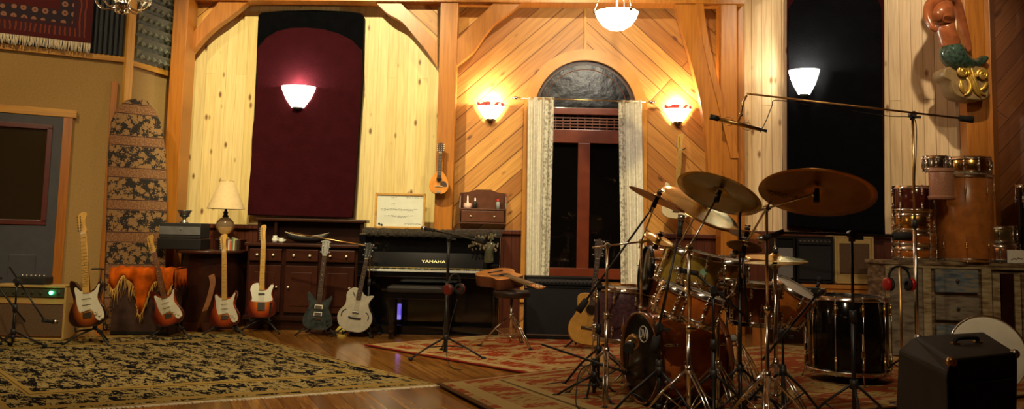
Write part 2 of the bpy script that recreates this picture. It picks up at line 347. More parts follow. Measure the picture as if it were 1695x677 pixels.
# arched pane of mottled dark glass
m = bpy.data.materials.new('mottled_glass'); t, ns, ls, bs = nt(m)
tc = node(ns, 'ShaderNodeTexCoord'); no = node(ns, 'ShaderNodeTexVoronoi', Scale=14.0); n2 = node(ns, 'ShaderNodeTexNoise', Scale=9.0, Detail=6.0)
ls.new(tc.outputs['Object'], n2.inputs['Vector']); mx = mixc(ns, ls, 0.12, tc.outputs['Object'], n2.outputs['Color']); ls.new(mx, no.inputs['Vector'])
r = ramp(ns, [(0.05, (0.045, 0.05, 0.06)), (0.45, (0.006, 0.006, 0.009))]); ls.new(no.outputs['Distance'], r.inputs['Fac']); ls.new(r.outputs['Color'], bs.inputs['Base Color'])
bs.inputs['Roughness'].default_value = 0.3; bs.inputs['Specular IOR Level'].default_value = .3
bp = node(ns, 'ShaderNodeBump', Strength=0.4, Distance=0.02); ls.new(n2.outputs['Fac'], bp.inputs['Height']); ls.new(bp.outputs['Normal'], bs.inputs['Normal'])
pts = [(wc + 0.56 * math.cos(PI * i / 24), zc + 0.56 * math.sin(PI * i / 24)) for i in range(25)]
MB().prism(xz([(wc + 0.56, zc - 0.04)] + pts + [(wc - 0.56, zc - 0.04)], 0.03), (0, 0.01, 0)).build('arched_pane', m, W)
b = MB(); b.tube([(wc + 0.50 * math.cos(PI * i / 24), 0.025, zc + 0.50 * math.sin(PI * i / 24)) for i in range(25)], 0.004, 6); b.build('arched_pane_bead', mat('bead_red', (0.2, 0.05, 0.02), 0.4), W)
# black sheet standing in for the dark night outside
struct(MB().box((at(969, 300, 10.9).x, 10.95, 2.0), (2.6, 0.05, 4.4)).build('night_backdrop', mat('night_outside', (0.004, 0.004, 0.005), 0.9)))
# ------------------------------------------------------------------ left wall : foam, trims, door
M_foam = mat('acoustic_foam', (0.055, 0.065, 0.08), 0.95, var=0.1, scale=40)
M_foam2 = mat('acoustic_foam_olive', (0.19, 0.20, 0.15), 0.95, var=0.1, scale=40)
u_door = f1.px(112, 190)[0]
zt = f1.px(100, 88)[1]
def foam(name, fr, u0, u1, z0, z1, step, vertical, label, m, clipline=None):
    b = MB(); n = int(((u1 - u0) if vertical else (z1 - z0)) / step) + 1
    for i in range(n):
        if vertical:
            a = u0 + i * step; c = min(a + step, u1)
            if c - a < 0.01: break
            b.prism([(a, 0, z0), ((a + c) / 2, -0.055, z0), (c, 0, z0)], (0, 0, z1 - z0))
        else:
            a = z0 + i * step; c = min(a + step, z1)
            if c - a < 0.01: break
            b.prism([(u0, 0, a), (u0, -0.055, (a + c) / 2), (u0, 0, c)], (u1 - u0, 0, 0))
    b.box(((u0 + u1) / 2, 0.005, (z0 + z1) / 2), (u1 - u0, 0.012, z1 - z0))
    o = b.build(name, m); fr.place(o, 0.02); return tag(o, label, 'acoustic foam')
foam('acoustic_foam', f1, f1.px(-60, 60)[0], f1.L - 0.06, zt + 0.03, 4.2, 0.05, True, 'dark blue-grey wedge acoustic foam behind the hanging red rug, above the door wall', M_foam)
# wedge foam on the return: stepped toothed sheet
b = MB(); u0, u1 = 0.06, f2.L - 0.28; zf = f2.px(240, 112)[1]
st = 0.14; nz = 13; nu = int((u1 - u0) / 0.10)
for i in range(nz):
    za = zf + 0.03 + i * st
    b.prism([(u0, 0, za), (u0, -0.10, za + st * .85), (u0, -0.02, za + st), (u0, 0, za + st)], (u1 - u0, 0, 0))
    for j in range(nu):
        b.box((u0 + 0.05 + j * 0.10, -0.065, za + st * .45), (0.03, 0.03, 0.07), M=Matrix.Rotation(-0.6, 3, 'X'))
o = b.build('acoustic_foam', M_foam2); f2.place(o, 0.02); tag(o, 'grey-olive toothed acoustic foam in the corner beside the left timber post', 'acoustic foam')
def trimbar(i, fr, u0, u1, z, h, off=0.03, t=0.03, m=M_trim):
    o = MB().box(((u0 + u1) / 2, 0, z), (u1 - u0, t, h), bev=0.004).build('trim_bar_%d' % i, m); fr.place(o, off); struct(o)
trimbar(1, f1, 0, f1.L, zt, 0.06); trimbar(2, f2, 0, f2.L - .2, zf, 0.06)
o = MB().box((0, 0, H / 2), (0.085, 0.05, H), bev=0.005).build('trim_corner_1', boards('corner_trim', (0.66, 0.34, 0.06), (0.72, 0.40, 0.08), (0.6, 0.3, 0.05), (0.25, 0.07, 0.01), angle=PI / 2, width=3, length=9, gapw=0, knots=.5)); o.location = (WA2[0] + .02, WA2[1] - .03, 0); o.rotation_euler = (0, 0, f1.ang + 0.4); struct(o)
# door
zd = f1.px(60, 192)[1]; du1 = f1.px(97, 300)[0]; du0 = du1 - 0.95
o = MB().box(((du0 + du1) / 2, 0, zd / 2), (du1 - du0, 0.05, zd), bev=0.004)
DM = mat('door_slate', (0.055, 0.058, 0.07), 0.5, var=0.1)
Dr = thing('door_1', '', 'door', f1.P0 + f1.n * 0.03, (0, 0, f1.ang)); del Dr['label']; del Dr['category']; Dr['kind'] = 'structure'
gz0 = f1.px(60, 368)[1]; gz1 = f1.px(60, 210)[1]; gu1 = f1.px(76, 300)[0]; gu0 = gu1 - 0.66
b = MB(); dw = du1 - du0
b.box(((gu1 + du1) / 2, 0, zd / 2), (du1 - gu1, 0.05, zd)); b.box(((gu0 + du0) / 2, 0, zd / 2), (gu0 - du0, 0.05, zd))
b.box(((gu0 + gu1) / 2, 0, (gz1 + zd) / 2), (gu1 - gu0, 0.05, zd - gz1)); b.box(((gu0 + gu1) / 2, 0, gz0 / 2), (gu1 - gu0, 0.05, gz0))
b.box(((gu0 + gu1) / 2 - .16, -0.028, 0.52), (0.24, 0.02, 0.5), bev=0.008); b.box(((gu0 + gu1) / 2 + .17, -0.028, 0.52), (0.24, 0.02, 0.5), bev=0.008)
b.build('door_leaf', DM, Dr)
b = MB()
for z in (gz0, gz1): b.box(((gu0 + gu1) / 2, -0.03, z), (gu1 - gu0 + .05, 0.02, 0.05), bev=0.005)
for u in (gu0, gu1): b.box((u, -0.03, (gz0 + gz1) / 2), (0.05, 0.02, gz1 - gz0), bev=0.005)
b.build('glazing_frame', mat('glazing_maroon', (0.10, 0.02, 0.015), 0.35), Dr)
gm = bpy.data.materials.new('door_glass'); t, ns, ls, bs = nt(gm); bs.inputs['Base Color'].default_value = (0.30, 0.22, 0.12, 1); bs.inputs['Roughness'].default_value = 0.06; bs.inputs['Metallic'].default_value = 0.9
MB().box(((gu0 + gu1) / 2, -0.006, (gz0 + gz1) / 2), (gu1 - gu0, 0.008, gz1 - gz0)).build('window_pane', gm, Dr)
for i, (a, c, z0, z1) in enumerate(((du1, f1.px(113, 300)[0], 0, zd + 0.075), (du0 - 0.1, du0, 0, zd + 0.075))):
    o = MB().box(((a + c) / 2, 0, (z0 + z1) / 2), (c - a, 0.04, z1 - z0), bev=0.004).build('trim_door_%d' % (i + 1), M_post if i == 0 else M_trim); f1.place(o, 0.03); struct(o)
o = MB().box(((du0 + du1) / 2, 0, zd + 0.045), (du1 - du0 + 0.24, 0.05, 0.08), bev=0.004).build('trim_door_3', M_trim); f1.place(o, 0.035); struct(o)
# edge timber of the tan wall (vertical strip beside the patterned panel)
o = MB().box((0, 0, 1.3), (0.06, 0.03, 2.6), bev=0.003).build('trim_corner_2', M_post); f1.place(o, 0.03); o.location += f1.u * (f1.L - 0.12); struct(o)
# ------------------------------------------------------------------ fabric wall panels
def clothmat(name, c, bump=0.5, var=0.2): return mat(name, c, 0.95, var=var, scale=9, bump=bump, sheen=0.02, spec=0.03)
M_maroon = clothmat('maroon_cloth', (0.033, 0.0045, 0.007), var=.12); M_blkc = clothmat('black_cloth', (0.0025, 0.0025, 0.0035))
def hang(name, T, pts_px, D, t, m, bev=0.02):
    pts = [at(x, y, D) for x, y in pts_px]
    return MB().prism([p - T.location for p in pts], (0, t, 0), bev=bev).build(name, m, T)
def wavy(a, b, n, amp, seed):
    r = random.Random(seed); return [(a[0] + (b[0] - a[0]) * i / n + r.uniform(-amp, amp) * (0 < i < n), a[1] + (b[1] - a[1]) * i / n) for i in range(n + 1)]
bk = [(424, 100), (427, 25), (432, 20), (470, 17), (520, 16), (570, 18), (597, 21), (602, 27), (600, 130), (592, 240), (583, 360)] + [(412, 355)]
T1 = thing('sound_baffle', 'tall maroon cloth sound baffle with a black band on top, on yellow pine wall', 'sound baffle', at(500, 200, 10.28))
hang('backing_cloth', T1, bk, 10.18, 0.115, M_blkc)
rd = [(410, 356)] + wavy((409, 350), (424, 140), 9, 1.3, 3) + [(426, 78), (440, 62), (458, 51), (480, 46), (505, 45), (535, 48), (560, 55), (582, 66), (598, 82), (599, 130)] + wavy((598, 140), (584, 350), 9, 0.6, 4) + [(583, 361), (500, 359)]
hang('front_cloth', T1, rd, 10.10, 0.08, M_maroon, 0.015)
# black panel on the pale wall, with a red cloth arch behind its top
def fpanel(name, T, fr, pts_px, off, t, m, bev=0.015):
    uv = [fr.px(x, y, off) for x, y in pts_px]; return MB().prism(xz(uv, -off), (0, t, 0), bev=bev).build(name, m, T)
T2 = fr_place = thing('sound_baffle', 'tall black cloth sound baffle on the pale pine wall, behind the drum kit', 'sound baffle', f4.P0, (0, 0, f4.ang))
fpanel('backing_cloth', T2, f4, [(1302, 380), (1302, -60), (1463, -60), (1464, 388)], 0.10, 0.10, M_maroon)
fpanel('front_cloth', T2, f4, [(1303, 374)] + wavy((1303, 340), (1305, 40), 8, 1, 9) + [(1306, 12), (1318, -6), (1345, -22), (1390, -28), (1430, -20), (1452, -4), (1459, 14), (1461, 200), (1465, 388)], 0.15, 0.05, M_blkc)
# patterned tapering panel on the left return
m = bpy.data.materials.new('paisley_tapestry'); t, ns, ls, bs = nt(m)
tc = node(ns, 'ShaderNodeTexCoord'); sp = node(ns, 'ShaderNodeSeparateXYZ'); ls.new(tc.outputs['Object'], sp.inputs[0])
vo = node(ns, 'ShaderNodeTexVoronoi', Scale=17.0); ls.new(tc.outputs['Object'], vo.inputs['Vector'])
no = node(ns, 'ShaderNodeTexNoise', Scale=62.0, Detail=3.0); ls.new(tc.outputs['Object'], no.inputs['Vector'])
fl = mth(ns, ls, 'LESS_THAN', mth(ns, ls, 'ADD', vo.outputs['Distance'], mth(ns, ls, 'MULTIPLY', mth(ns, ls, 'SUBTRACT', no.outputs['Fac'], 0.5), 1.6)), 0.54)
dark = mixc(ns, ls, fl, (0.022, 0.018, 0.016), (0.29, 0.165, 0.065))
band = mixc(ns, ls, mth(ns, ls, 'GREATER_THAN', no.outputs['Fac'], 0.52), (0.20, 0.09, 0.04), (0.30, 0.16, 0.07))
fr_ = mth(ns, ls, 'FRACT', mth(ns, ls, 'MULTIPLY', sp.outputs[2], 2.95))
sel = mth(ns, ls, 'GREATER_THAN', fr_, 0.66)
col = mixc(ns, ls, sel, dark, band)
edge = mth(ns, ls, 'LESS_THAN', mth(ns, ls, 'ABSOLUTE', mth(ns, ls, 'SUBTRACT', mth(ns, ls, 'ABSOLUTE', mth(ns, ls, 'SUBTRACT', fr_, 0.83)), 0.15)), 0.012)
col = mixc(ns, ls, edge, col, (0.05, 0.02, 0.02)); ls.new(col, bs.inputs['Base Color']); bs.inputs['Roughness'].default_value = 0.95
MATS['paisley'] = m
pp = [(177, 470), (178, 360), (181, 240), (186, 200), (195, 178), (210, 166), (228, 162), (245, 167), (258, 183), (268, 205), (275, 250), (277, 330), (277, 470)]
Q0 = Vector((-3.80, 8.62, 0)); ff = Frame((-4.22, 9.12), (-3.62, 9.60))
uv = [ff.px(x, y) for x, y in pp]; uv = [(u, max(z, 0.02)) for u, z in uv]; uv[0] = (uv[0][0], 0.0); uv[-1] = (uv[-1][0], 0.0)
o = MB().prism(xz(uv), (0, 0.07, 0), bev=0.02).build('sound_baffle', m); ff.place(o, 0); tag(o, 'tall round-topped panel in banded paisley tapestry standing in the left corner', 'sound baffle')
# hanging rug on foam
m = bpy.data.materials.new('red_hanging_rug'); t, ns, ls, bs = nt(m)
tc = node(ns, 'ShaderNodeTexCoord'); sp = node(ns, 'ShaderNodeSeparateXYZ'); ls.new(tc.outputs['Object'], sp.inputs[0])
z = sp.outputs[2]; x = sp.outputs[0]
dist = mth(ns, ls, 'MINIMUM', z, mth(ns, ls, 'MULTIPLY', x, -1.0))        # distance from lower / right border (origin at that corner)
def band_(lo, hi): return mth(ns, ls, 'MULTIPLY', mth(ns, ls, 'GREATER_THAN', dist, lo), mth(ns, ls, 'LESS_THAN', dist, hi))
vo = node(ns, 'ShaderNodeTexVoronoi', Scale=11.0); vo.inputs['Randomness'].default_value = 0.2; ls.new(tc.outputs['Object'], vo.inputs['Vector'])
rg = mth(ns, ls, 'LESS_THAN', vo.outputs['Distance'], 0.33); rg2 = mth(ns, ls, 'LESS_THAN', vo.outputs['Distance'], 0.15)
base = (0.07, 0.006, 0.009)
c1 = mixc(ns, ls, rg, (0.025, 0.016, 0.028), (0.26, 0.13, 0.09)); c1 = mixc(ns, ls, rg2, c1, (0.10, 0.03, 0.03))
wv = node(ns, 'ShaderNodeTexWave', Scale=7.0, Distortion=3.0); ls.new(tc.outputs['Object'], wv.inputs['Vector'])
c2 = mixc(ns, ls, mth(ns, ls, 'GREATER_THAN', wv.outputs['Fac'], 0.75), (0.05, 0.012, 0.02), (0.20, 0.035, 0.015))
col = mixc(ns, ls, band_(0.05, 0.14), base, c2); col = mixc(ns, ls, band_(0.18, 0.31), col, c1)
col = mixc(ns, ls, band_(0.40, 5.0), col, mixc(ns, ls, rg2, (0.16, 0.012, 0.015), (0.06, 0.02, 0.05)))
col = mixc(ns, ls, mth(ns, ls, 'LESS_THAN', mth(ns, ls, 'ABSOLUTE', mth(ns, ls, 'SUBTRACT', dist, 0.16)), 0.012), col, (0.03, 0.015, 0.03))
ls.new(col, bs.inputs['Base Color']); bs.inputs['Roughness'].default_value = 0.95
off = 0.10; c = f1.px(150, 72, off); a = f1.px(-60, 50, off)
T = thing('hanging_rug', 'dark red patterned rug with a cream fringe hung on the foam above the door', 'rug', f1.P0 + f1.n * off + f1.u * c[0] + Vector((0, 0, c[1])), (0, 0, f1.ang))
wd = c[0] - a[0]
MB().box((-wd / 2, 0, 0.9), (wd, 0.012, 1.8)).build('rug_pile', m, T)
b = MB(); r = random.Random(2); n = 95
for i in range(n):
    x0 = -wd + wd * (i + .5) / n; b.tube([(x0, 0, 0.01), (x0 + r.uniform(-.005, .005), -0.006, -0.04), (x0 + r.uniform(-.012, .012), -0.003, -0.085 - r.uniform(0, .025))], 0.0055, 5)
b.build('fringe', mat('cream_fringe', (0.72, 0.66, 0.50), 0.9), T)
# ------------------------------------------------------------------ sconces
def emis(name, col, e, rough=0.4):
    if name in MATS: return MATS[name]
    m = bpy.data.materials.new(name); t, ns, ls, bs = nt(m); bs.inputs['Base Color'].default_value = (0.8, 0.78, 0.72, 1); bs.inputs['Roughness'].default_value = rough
    tc = node(ns, 'ShaderNodeTexCoord'); no = node(ns, 'ShaderNodeTexNoise', Scale=6.0); ls.new(tc.outputs['Object'], no.inputs['Vector'])
    r = ramp(ns, [(0.2, tuple(c * .9 for c in col)), (0.8, col)]); ls.new(no.outputs['Fac'], r.inputs['Fac']); ls.new(r.outputs['Color'], bs.inputs['Emission Color']); bs.inputs['Emission Strength'].default_value = e; MATS[name] = m; return m
def bulb(T, loc, e, col): 
    l = bpy.data.lights.new('bulb', 'POINT'); l.energy = e; l.color = col; l.shadow_soft_size = 0.03; o = bpy.data.objects.new('bulb', l); C.objects.link(o); o.parent = T; o.location = loc
def frosted(label, fr, px, py, w, h, e, col, em):
    u, z = fr.px(px, py, 0.14); off = 0.13 if fr is f3 else 0.215
    if fr is f3: off = 0.21
    T = thing('wall_sconce', label, 'wall lamp', fr.P0 + fr.n * off + fr.u * fr.px(px, py, off)[0] + Vector((0, 0, z)), (0, 0, fr.ang), 'frosted glass sconces on the cloth panels')
    # half bowl with a point, open top; local -y is the room
    b = MB(); rings = []
    for r, zz in ((0.02, -h * .55), (w * .18, -h * .52), (w * .36, -h * .18), (w * .46, h * .12), (w * .50, h * .30), (w * .485, h * .30), (w * .44, h * .10), (w * .33, -h * .18)):
        rings.append([(r * math.cos(PI + PI * i / 16), r * .8 * math.sin(PI + PI * i / 16), zz) for i in range(17)])
    b.ringsurf(rings, closed=False, caps=False); b.build('glass_bowl', em, T)
    b = MB(); b.box((0, 0.012, -0.02), (w * .4, 0.02, h * .8), bev=0.005); b.cyl((0, -0.02, -h * .62), (0, -0.02, -h * .52), 0.02, w * .16, 10); b.build('wall_mount', M_blkp, T)
    b = MB(); b.cyl((0, -0.06, -0.01), (0, -0.06, 0.05), 0.012, 0.02); b.build('lamp_holder', M_brs, T)
    bulb(T, (0, -0.09, h * .34), e, col); return T
frosted('frosted glass half-bowl sconce glowing on the maroon cloth panel', f3, 494, 158, 0.40, 0.30, 11, (1, 0.80, 0.72), emis('glass_warm', (1, 0.78, 0.62), 5.0))
frosted('frosted glass half-bowl sconce glowing on the black cloth panel', f4, 1331, 133, 0.34, 0.34, 20, (1, 0.97, 0.75), emis('glass_cool', (1, 0.96, 0.74), 5.0))
def tiffany(label, px, py, e):
    u, z = f3b.px(px, py, 0.14)
    T = thing('wall_sconce', label, 'wall lamp', f3b.P0 + f3b.n * 0.02 + f3b.u * u + Vector((0, 0, z)), (0, 0, f3b.ang), 'stained glass sconces beside the arched window')
    b = MB(); rings = []; w = 0.37; h = 0.20
    for r, zz in ((0.05, -h * .55), (w * .24, -h * .38), (w * .36, -h * .05), (w * .45, h * .25), (w * .5, h * .4)):
        rings.append([(r * math.cos(PI + PI * i / 20), r * .85 * math.sin(PI + PI * i / 20), zz + (0.012 * abs(math.sin(i * PI / 2.5)) if zz == h * .4 else 0)) for i in range(21)])
    b.ringsurf(rings[:4], closed=False, caps=False); b.build('glass_bowl', emis('tiffany_glass', (1, 0.83, 0.55), 4.0), T)
    b = MB(); b.ringsurf(rings[3:], closed=False, caps=False)
    m = bpy.data.materials.get('tiffany_rim')
    if not m:
        m = bpy.data.materials.new('tiffany_rim'); t, ns, ls, bs = nt(m); tc = node(ns, 'ShaderNodeTexCoord'); vo = node(ns, 'ShaderNodeTexVoronoi', Scale=26.0); ls.new(tc.outputs['Object'], vo.inputs['Vector'])
        r = ramp(ns, [(0.35, (0.6, 0.05, 0.03)), (0.45, (1, 0.75, 0.45))], 'CONSTANT'); s_ = node(ns, 'ShaderNodeSeparateColor'); ls.new(vo.outputs['Color'], s_.inputs[0]); ls.new(s_.outputs[0], r.inputs['Fac'])
        ls.new(r.outputs['Color'], bs.inputs['Base Color']); ls.new(r.outputs['Color'], bs.inputs['Emission Color']); bs.inputs['Emission Strength'].default_value = 1.2
    b.build('stained_glass_rim', m, T)
    b = MB()
    for i in range(0, 21, 4): b.tube([Vector(rg[i]) * 1.01 for rg in rings], 0.003, 5)
    b.build('leading', M_blkp, T)
    b = MB(); b.cyl((0, -0.03, -h * .78), (0, -0.03, -h * .52), 0.018, 0.055, 12); b.box((0, 0.0, -0.03), (0.10, 0.02, 0.16), bev=0.006); b.build('wall_mount', mat('sconce_bronze', (0.10, 0.06, 0.03), 0.4, 0.8), T)
    bulb(T, (0, -0.085, h * .55), e, (1, 0.90, 0.70))
tiffany('stained glass sconce with red beads, left of the arched window', 812, 181, 26)
tiffany('stained glass sconce with red beads, right of the arched window', 1124, 186, 26)
# ------------------------------------------------------------------ pendant
p = at(1021, 30, 8.6)
T = thing('pendant_lamp', 'white glass bowl pendant lamp hanging on three rods in front of the window wall', 'ceiling lamp', p)
b = MB(); R = 0.215
b.lathe([(0.003, -0.125), (R * .35, -0.115), (R * .68, -0.07), (R * .9, 0.0), (R, 0.055), (R * .97, 0.055), (R * .86, 0.0), (R * .62, -0.06), (0.003, -0.10)], n=32); b.build('glass_bowl', emis('pendant_glass', (1, 0.93, 0.80), 28.0), T)
for i in range(3):
    a = PI * (1 + 2 * i / 3) + 0.05 * 0; x, y = R * math.cos(a), R * math.sin(a)
    b = MB(); b.tube([(x, y, 0.03), (x * 1.05, y * 1.05, 0.08), (x * .75, y * .75, 0.25), (0.02 * math.cos(a), 0.02 * math.sin(a), 0.75)], 0.006, 6); b.sphere((x * 1.03, y * 1.03, 0.05), 0.022, 10); b.build('support_rod', M_chr, T)
b = MB(); b.cyl((0, 0, 0.09), (0, 0, H - p.z - 0.04), 0.007); b.cyl((0, 0, H - p.z - 0.05), (0, 0, H - p.z), 0.07); b.build('stem', M_chr, T)
bulb(T, (0, 0, 0.12), 45, (1, 0.86, 0.62))
# chandelier
M_glass = mat('clear_glass', (0.95, 0.93, 0.9), 0.03, var=0.02, trans=1.0)
p = at(203, 12, 5.6)
T = thing('chandelier', 'clear glass chandelier with curling arms at the top left in front of the foam', 'chandelier', p)
b = MB(); b.lathe([(0.004, -0.05), (0.018, -0.035), (0.012, -0.02), (0.03, 0.0), (0.05, 0.02), (0.02, 0.04), (0.014, 0.12), (0.03, 0.16), (0.012, 0.2)], n=16); b.cyl((0, 0, .2), (0, 0, H - p.z), 0.006); b.build('centre_column', M_chr, T)
for i in range(6):
    a = 2 * PI * i / 6 + 0.15; ca, sa = math.cos(a), math.sin(a)
    b = MB(); b.tube([(ca * r_, sa * r_, z_) for r_, z_ in crom([(0.02, 0.03), (0.06, -0.01), (0.12, -0.015), (0.165, 0.03), (0.16, 0.075), (0.125, 0.08), (0.12, 0.055)], 5, closed=False)], 0.007, 8)
    am = b.build('glass_arm', M_glass, T)
    b = MB(); b.lathe([(0.008, 0.0), (0.035, 0.01), (0.04, 0.02)], c=(ca * .19, sa * .19, 0.08), n=14); b.cyl((ca * .19, sa * .19, 0.09), (ca * .19, sa * .19, 0.16), 0.011); b.tube([(ca * .165, sa * .165, .05), (ca * .19, sa * .19, .08)], .006); b.build('candle_cup', mat('candle_cream', (0.8, 0.76, 0.66), 0.5), am)
    b = MB(); b.sphere((ca * .19, sa * .19, 0.185), 0.016, 10, sc=(1, 1, 1.7)); b.build('flame_bulb', emis('flame', (1, 0.8, 0.5), 25), am)
for i in range(5):
    a = 2 * PI * i / 5; b = MB(); b.sphere((0.04 * math.cos(a), 0.04 * math.sin(a), -0.028), 0.009, 8, sc=(1, 1, 1.6)); b.build('crystal_drop', M_glass, T)
bulb(T, (0, 0, 0.33), 35, (1, 0.75, 0.45))
# ------------------------------------------------------------------ curtains and rod
m = bpy.data.materials.new('lace'); t, ns, ls, bs = nt(m); tc = node(ns, 'ShaderNodeTexCoord'); vo = node(ns, 'ShaderNodeTexVoronoi', Scale=26.0); ls.new(tc.outputs['Object'], vo.inputs['Vector'])
no = node(ns, 'ShaderNodeTexNoise', Scale=40.0); ls.new(tc.outputs['Object'], no.inputs['Vector'])
r = ramp(ns, [(0.42, (0.42, 0.40, 0.30)), (0.55, (0.82, 0.80, 0.66))]); ls.new(mth(ns, ls, 'ADD', mth(ns, ls, 'MULTIPLY', vo.outputs['Distance'], .5), mth(ns, ls, 'MULTIPLY', no.outputs['Fac'], .55)), r.inputs['Fac']); ls.new(r.outputs['Color'], bs.inputs['Base Color']); bs.inputs['Roughness'].default_value = 0.9
bs.inputs['Alpha'].default_value = 0.93
M_sheer = mat('sheer_cloth', (0.85, 0.82, 0.68), 0.9, var=0.12, scale=30, alpha=0.95)
def curtain(label, xt0, xt1, xb0, xb1, yt, yb, folds, seed, laceside):
    r = random.Random(seed); off = 0.12
    a, b_ = f3b.px(xt0, yt, off), f3b.px(xt1, yt, off); c, d = f3b.px(xb0, yb, off), f3b.px(xb1, yb, off)
    T = thing('curtain', label, 'curtain', f3b.P0 + f3b.n * off + f3b.u * c[0] + Vector((0, 0, c[1])), (0, 0, f3b.ang), 'lace curtains of the arched window')
    ph = [r.uniform(0, 6) for _ in range(4)]
    def P(s, q):   # s across 0..1, q from bottom 0 to top 1
        x = (c[0] * (1 - s) + d[0] * s) * (1 - q) + (a[0] * (1 - s) + b_[0] * s) * q - c[0]
        z = (c[1] * (1 - s) + d[1] * s) * (1 - q) + (a[1] * (1 - s) + b_[1] * s) * q - c[1]
        y = -0.022 * math.sin(2 * PI * folds * s + ph[0] + .5 * math.sin(3 * q + ph[1])) - 0.010 * math.sin(2 * PI * folds * 2.3 * s + ph[2] + q)
        return (x, y, z)
    def sheet(s0, s1, name, m_):
        n = 40; b = MB(); front = [[P(s0 + (s1 - s0) * i / n, q / 30) for i in range(n + 1)] for q in range(31)]
        b.ringsurf(front, closed=False, caps=False); return b.build(name, m_, T, fix=False)
    if laceside > 0: sheet(0, .62, 'sheer_panel', M_sheer); sheet(.6, 1, 'lace_edge', m)
    elif laceside < 0: sheet(0.25, 1, 'sheer_panel', M_sheer); sheet(0, .27, 'lace_edge', m)
    return T
curtain('long cream lace curtain on the left side of the arched window', 874, 918, 871, 909, 161, 457, 3.5, 3, 1)
curtain('long cream lace curtain on the right side of the arched window', 1024, 1062, 1028, 1066, 166, 470, 2.8, 5, -1)
a = f3b.px(858, 162, .12); b_ = f3b.px(1074, 169, .12)
T = thing('curtain_rod', 'thin metal curtain rod with glass finials across the arched window', 'curtain rod', f3b.P0 + f3b.n * .12 + f3b.u * a[0] + Vector((0, 0, a[1])), (0, 0, f3b.ang))
d = (b_[0] - a[0], 0, b_[1] - a[1]); MB().cyl((0, 0, 0), d, 0.008).build('rod', M_brs, T)
for q, s in (((0, 0, 0), -1), (d, 1)):
    b = MB(); b.sphere((q[0] + s * .03, 0, q[2]), 0.022, 12, sc=(1.4, 1, 1)); b.sphere((q[0] + s * .065, 0, q[2]), 0.014, 10); b.build('finial', M_chr, T)
    b = MB(); b.tube([(q[0] - s * .03, 0, q[2]), (q[0] - s * .03, 0.11, q[2])], 0.006); b.build('bracket', M_brs, T)
# ------------------------------------------------------------------ wall shelf with drawer
off = 0.15; z0 = f3b.px(800, 371, off)[1]; u0 = f3b.px(760, 350, off)[0]; u1 = f3b.px(838, 350, off)[0]; zt_ = f3b.px(800, 313, off)[1]; w_ = u1 - u0; h_ = zt_ - z0
M_wal = mat('walnut', (0.10, 0.032, 0.014), 0.35, var=0.25, scale=10, coat=.2)
T = thing('wall_shelf', 'small dark wooden wall shelf with an arched back and one wide drawer', 'shelf', f3b.P0 + f3b.u * u0 + Vector((0, 0, z0)), (0, 0, f3b.ang))
back = [(0, 0), (w_, 0), (w_, h_ * .8), (w_ * .97, h_ * .9), (w_ * .8, h_ * .93), (w_ * .65, h_), (w_ * .35, h_), (w_ * .2, h_ * .93), (w_ * .03, h_ * .9), (0, h_ * .8)]
MB().prism(xz(back, -0.015), (0, 0.015, 0)).build('back_board', M_wal, T)
for x in (0.008, w_ - 0.008):
    MB().prism([(x - .008, -.015, 0), (x - .008, -.15, 0), (x - .008, -.15, h_ * .45), (x - .008, -.13, h_ * .62), (x - .008, -.10, h_ * .8), (x - .008, -.015, h_ * .9)], (.016, 0, 0)).build('side_panel', M_wal, T)
MB().box((w_ / 2, -.08, h_ * .42), (w_ - .03, .14, .016), bev=.003).build('shelf_board', M_wal, T); MB().box((w_ / 2, -.08, .01), (w_ - .03, .14, .016), bev=.003).build('bottom_board', M_wal, T)
dr = MB().box((w_ / 2, -.146, h_ * .22), (w_ - .05, .02, h_ * .32), bev=.005).build('drawer', M_wal, T)
M_ivory = mat('ivory_knob', (0.75, 0.68, 0.5), 0.3)
for x in (w_ * .25, w_ * .75): MB().sphere((x, -.165, h_ * .22), .011, 10).build('knob', M_ivory, dr)
zs = z0 + h_ * .42 + .009
def onshelf(fx): return f3b.P0 + f3b.u * (u0 + w_ * fx) + f3b.n * .085 + Vector((0, 0, zs))
T = thing('candle_jar', 'squat pink and white candle jar on the left of the wall shelf', 'jar', onshelf(.17)); MB().lathe([(.002, 0), (.045, 0), (.047, .03), (.045, .06), (.002, .06)]).build('jar', mat('pink_jar', (.75, .5, .42), .5, var=.2), T); MB().lathe([(.012, .06), (.010, .13), (.004, .15), (.001, .15)]).build('candle', mat('candle_white', (.8, .75, .62), .5), T)
T = thing('spray_bottle', 'small dark bottle with a white cap on the wall shelf beside the candle jar', 'bottle', onshelf(.33)); MB().lathe([(.002, 0), (.02, 0), (.02, .07), (.01, .085), (.002, .085)]).build('bottle_body', M_blkp, T); MB().lathe([(.011, .085), (.009, .12), (.002, .125)]).build('cap', mat('cap_white', (.8, .78, .75), .4), T)
T = thing('spray_bottle', 'small clear bottle with a red cap on the right of the wall shelf', 'bottle', onshelf(.82)); MB().lathe([(.002, 0), (.024, 0), (.024, .075), (.012, .09), (.002, .09)]).build('bottle_body', mat('label_grey', (.35, .4, .42), .3), T); MB().lathe([(.02, .088), (.02, .115), (.002, .12)]).build('cap', mat('cap_red', (.5, .02, .02), .4), T)
M_mahog = mat('dark_mahogany', (0.022, 0.006, 0.0035), 0.3, var=0.3, scale=7, coat=.15, spec=.35)
M_mahog2 = mat('mahogany_moulding', (0.040, 0.011, 0.006), 0.3, var=0.2, scale=7, coat=.15, spec=.4)
M_black = mat('piano_lacquer', (0.004, 0.004, 0.005), 0.12, var=0.1, coat=1)
M_white = mat('white_gloss', (0.8, 0.8, 0.74), 0.3, var=0.03)
M_steel = mat('brushed_steel', (0.45, 0.45, 0.44), 0.3, 1.0)
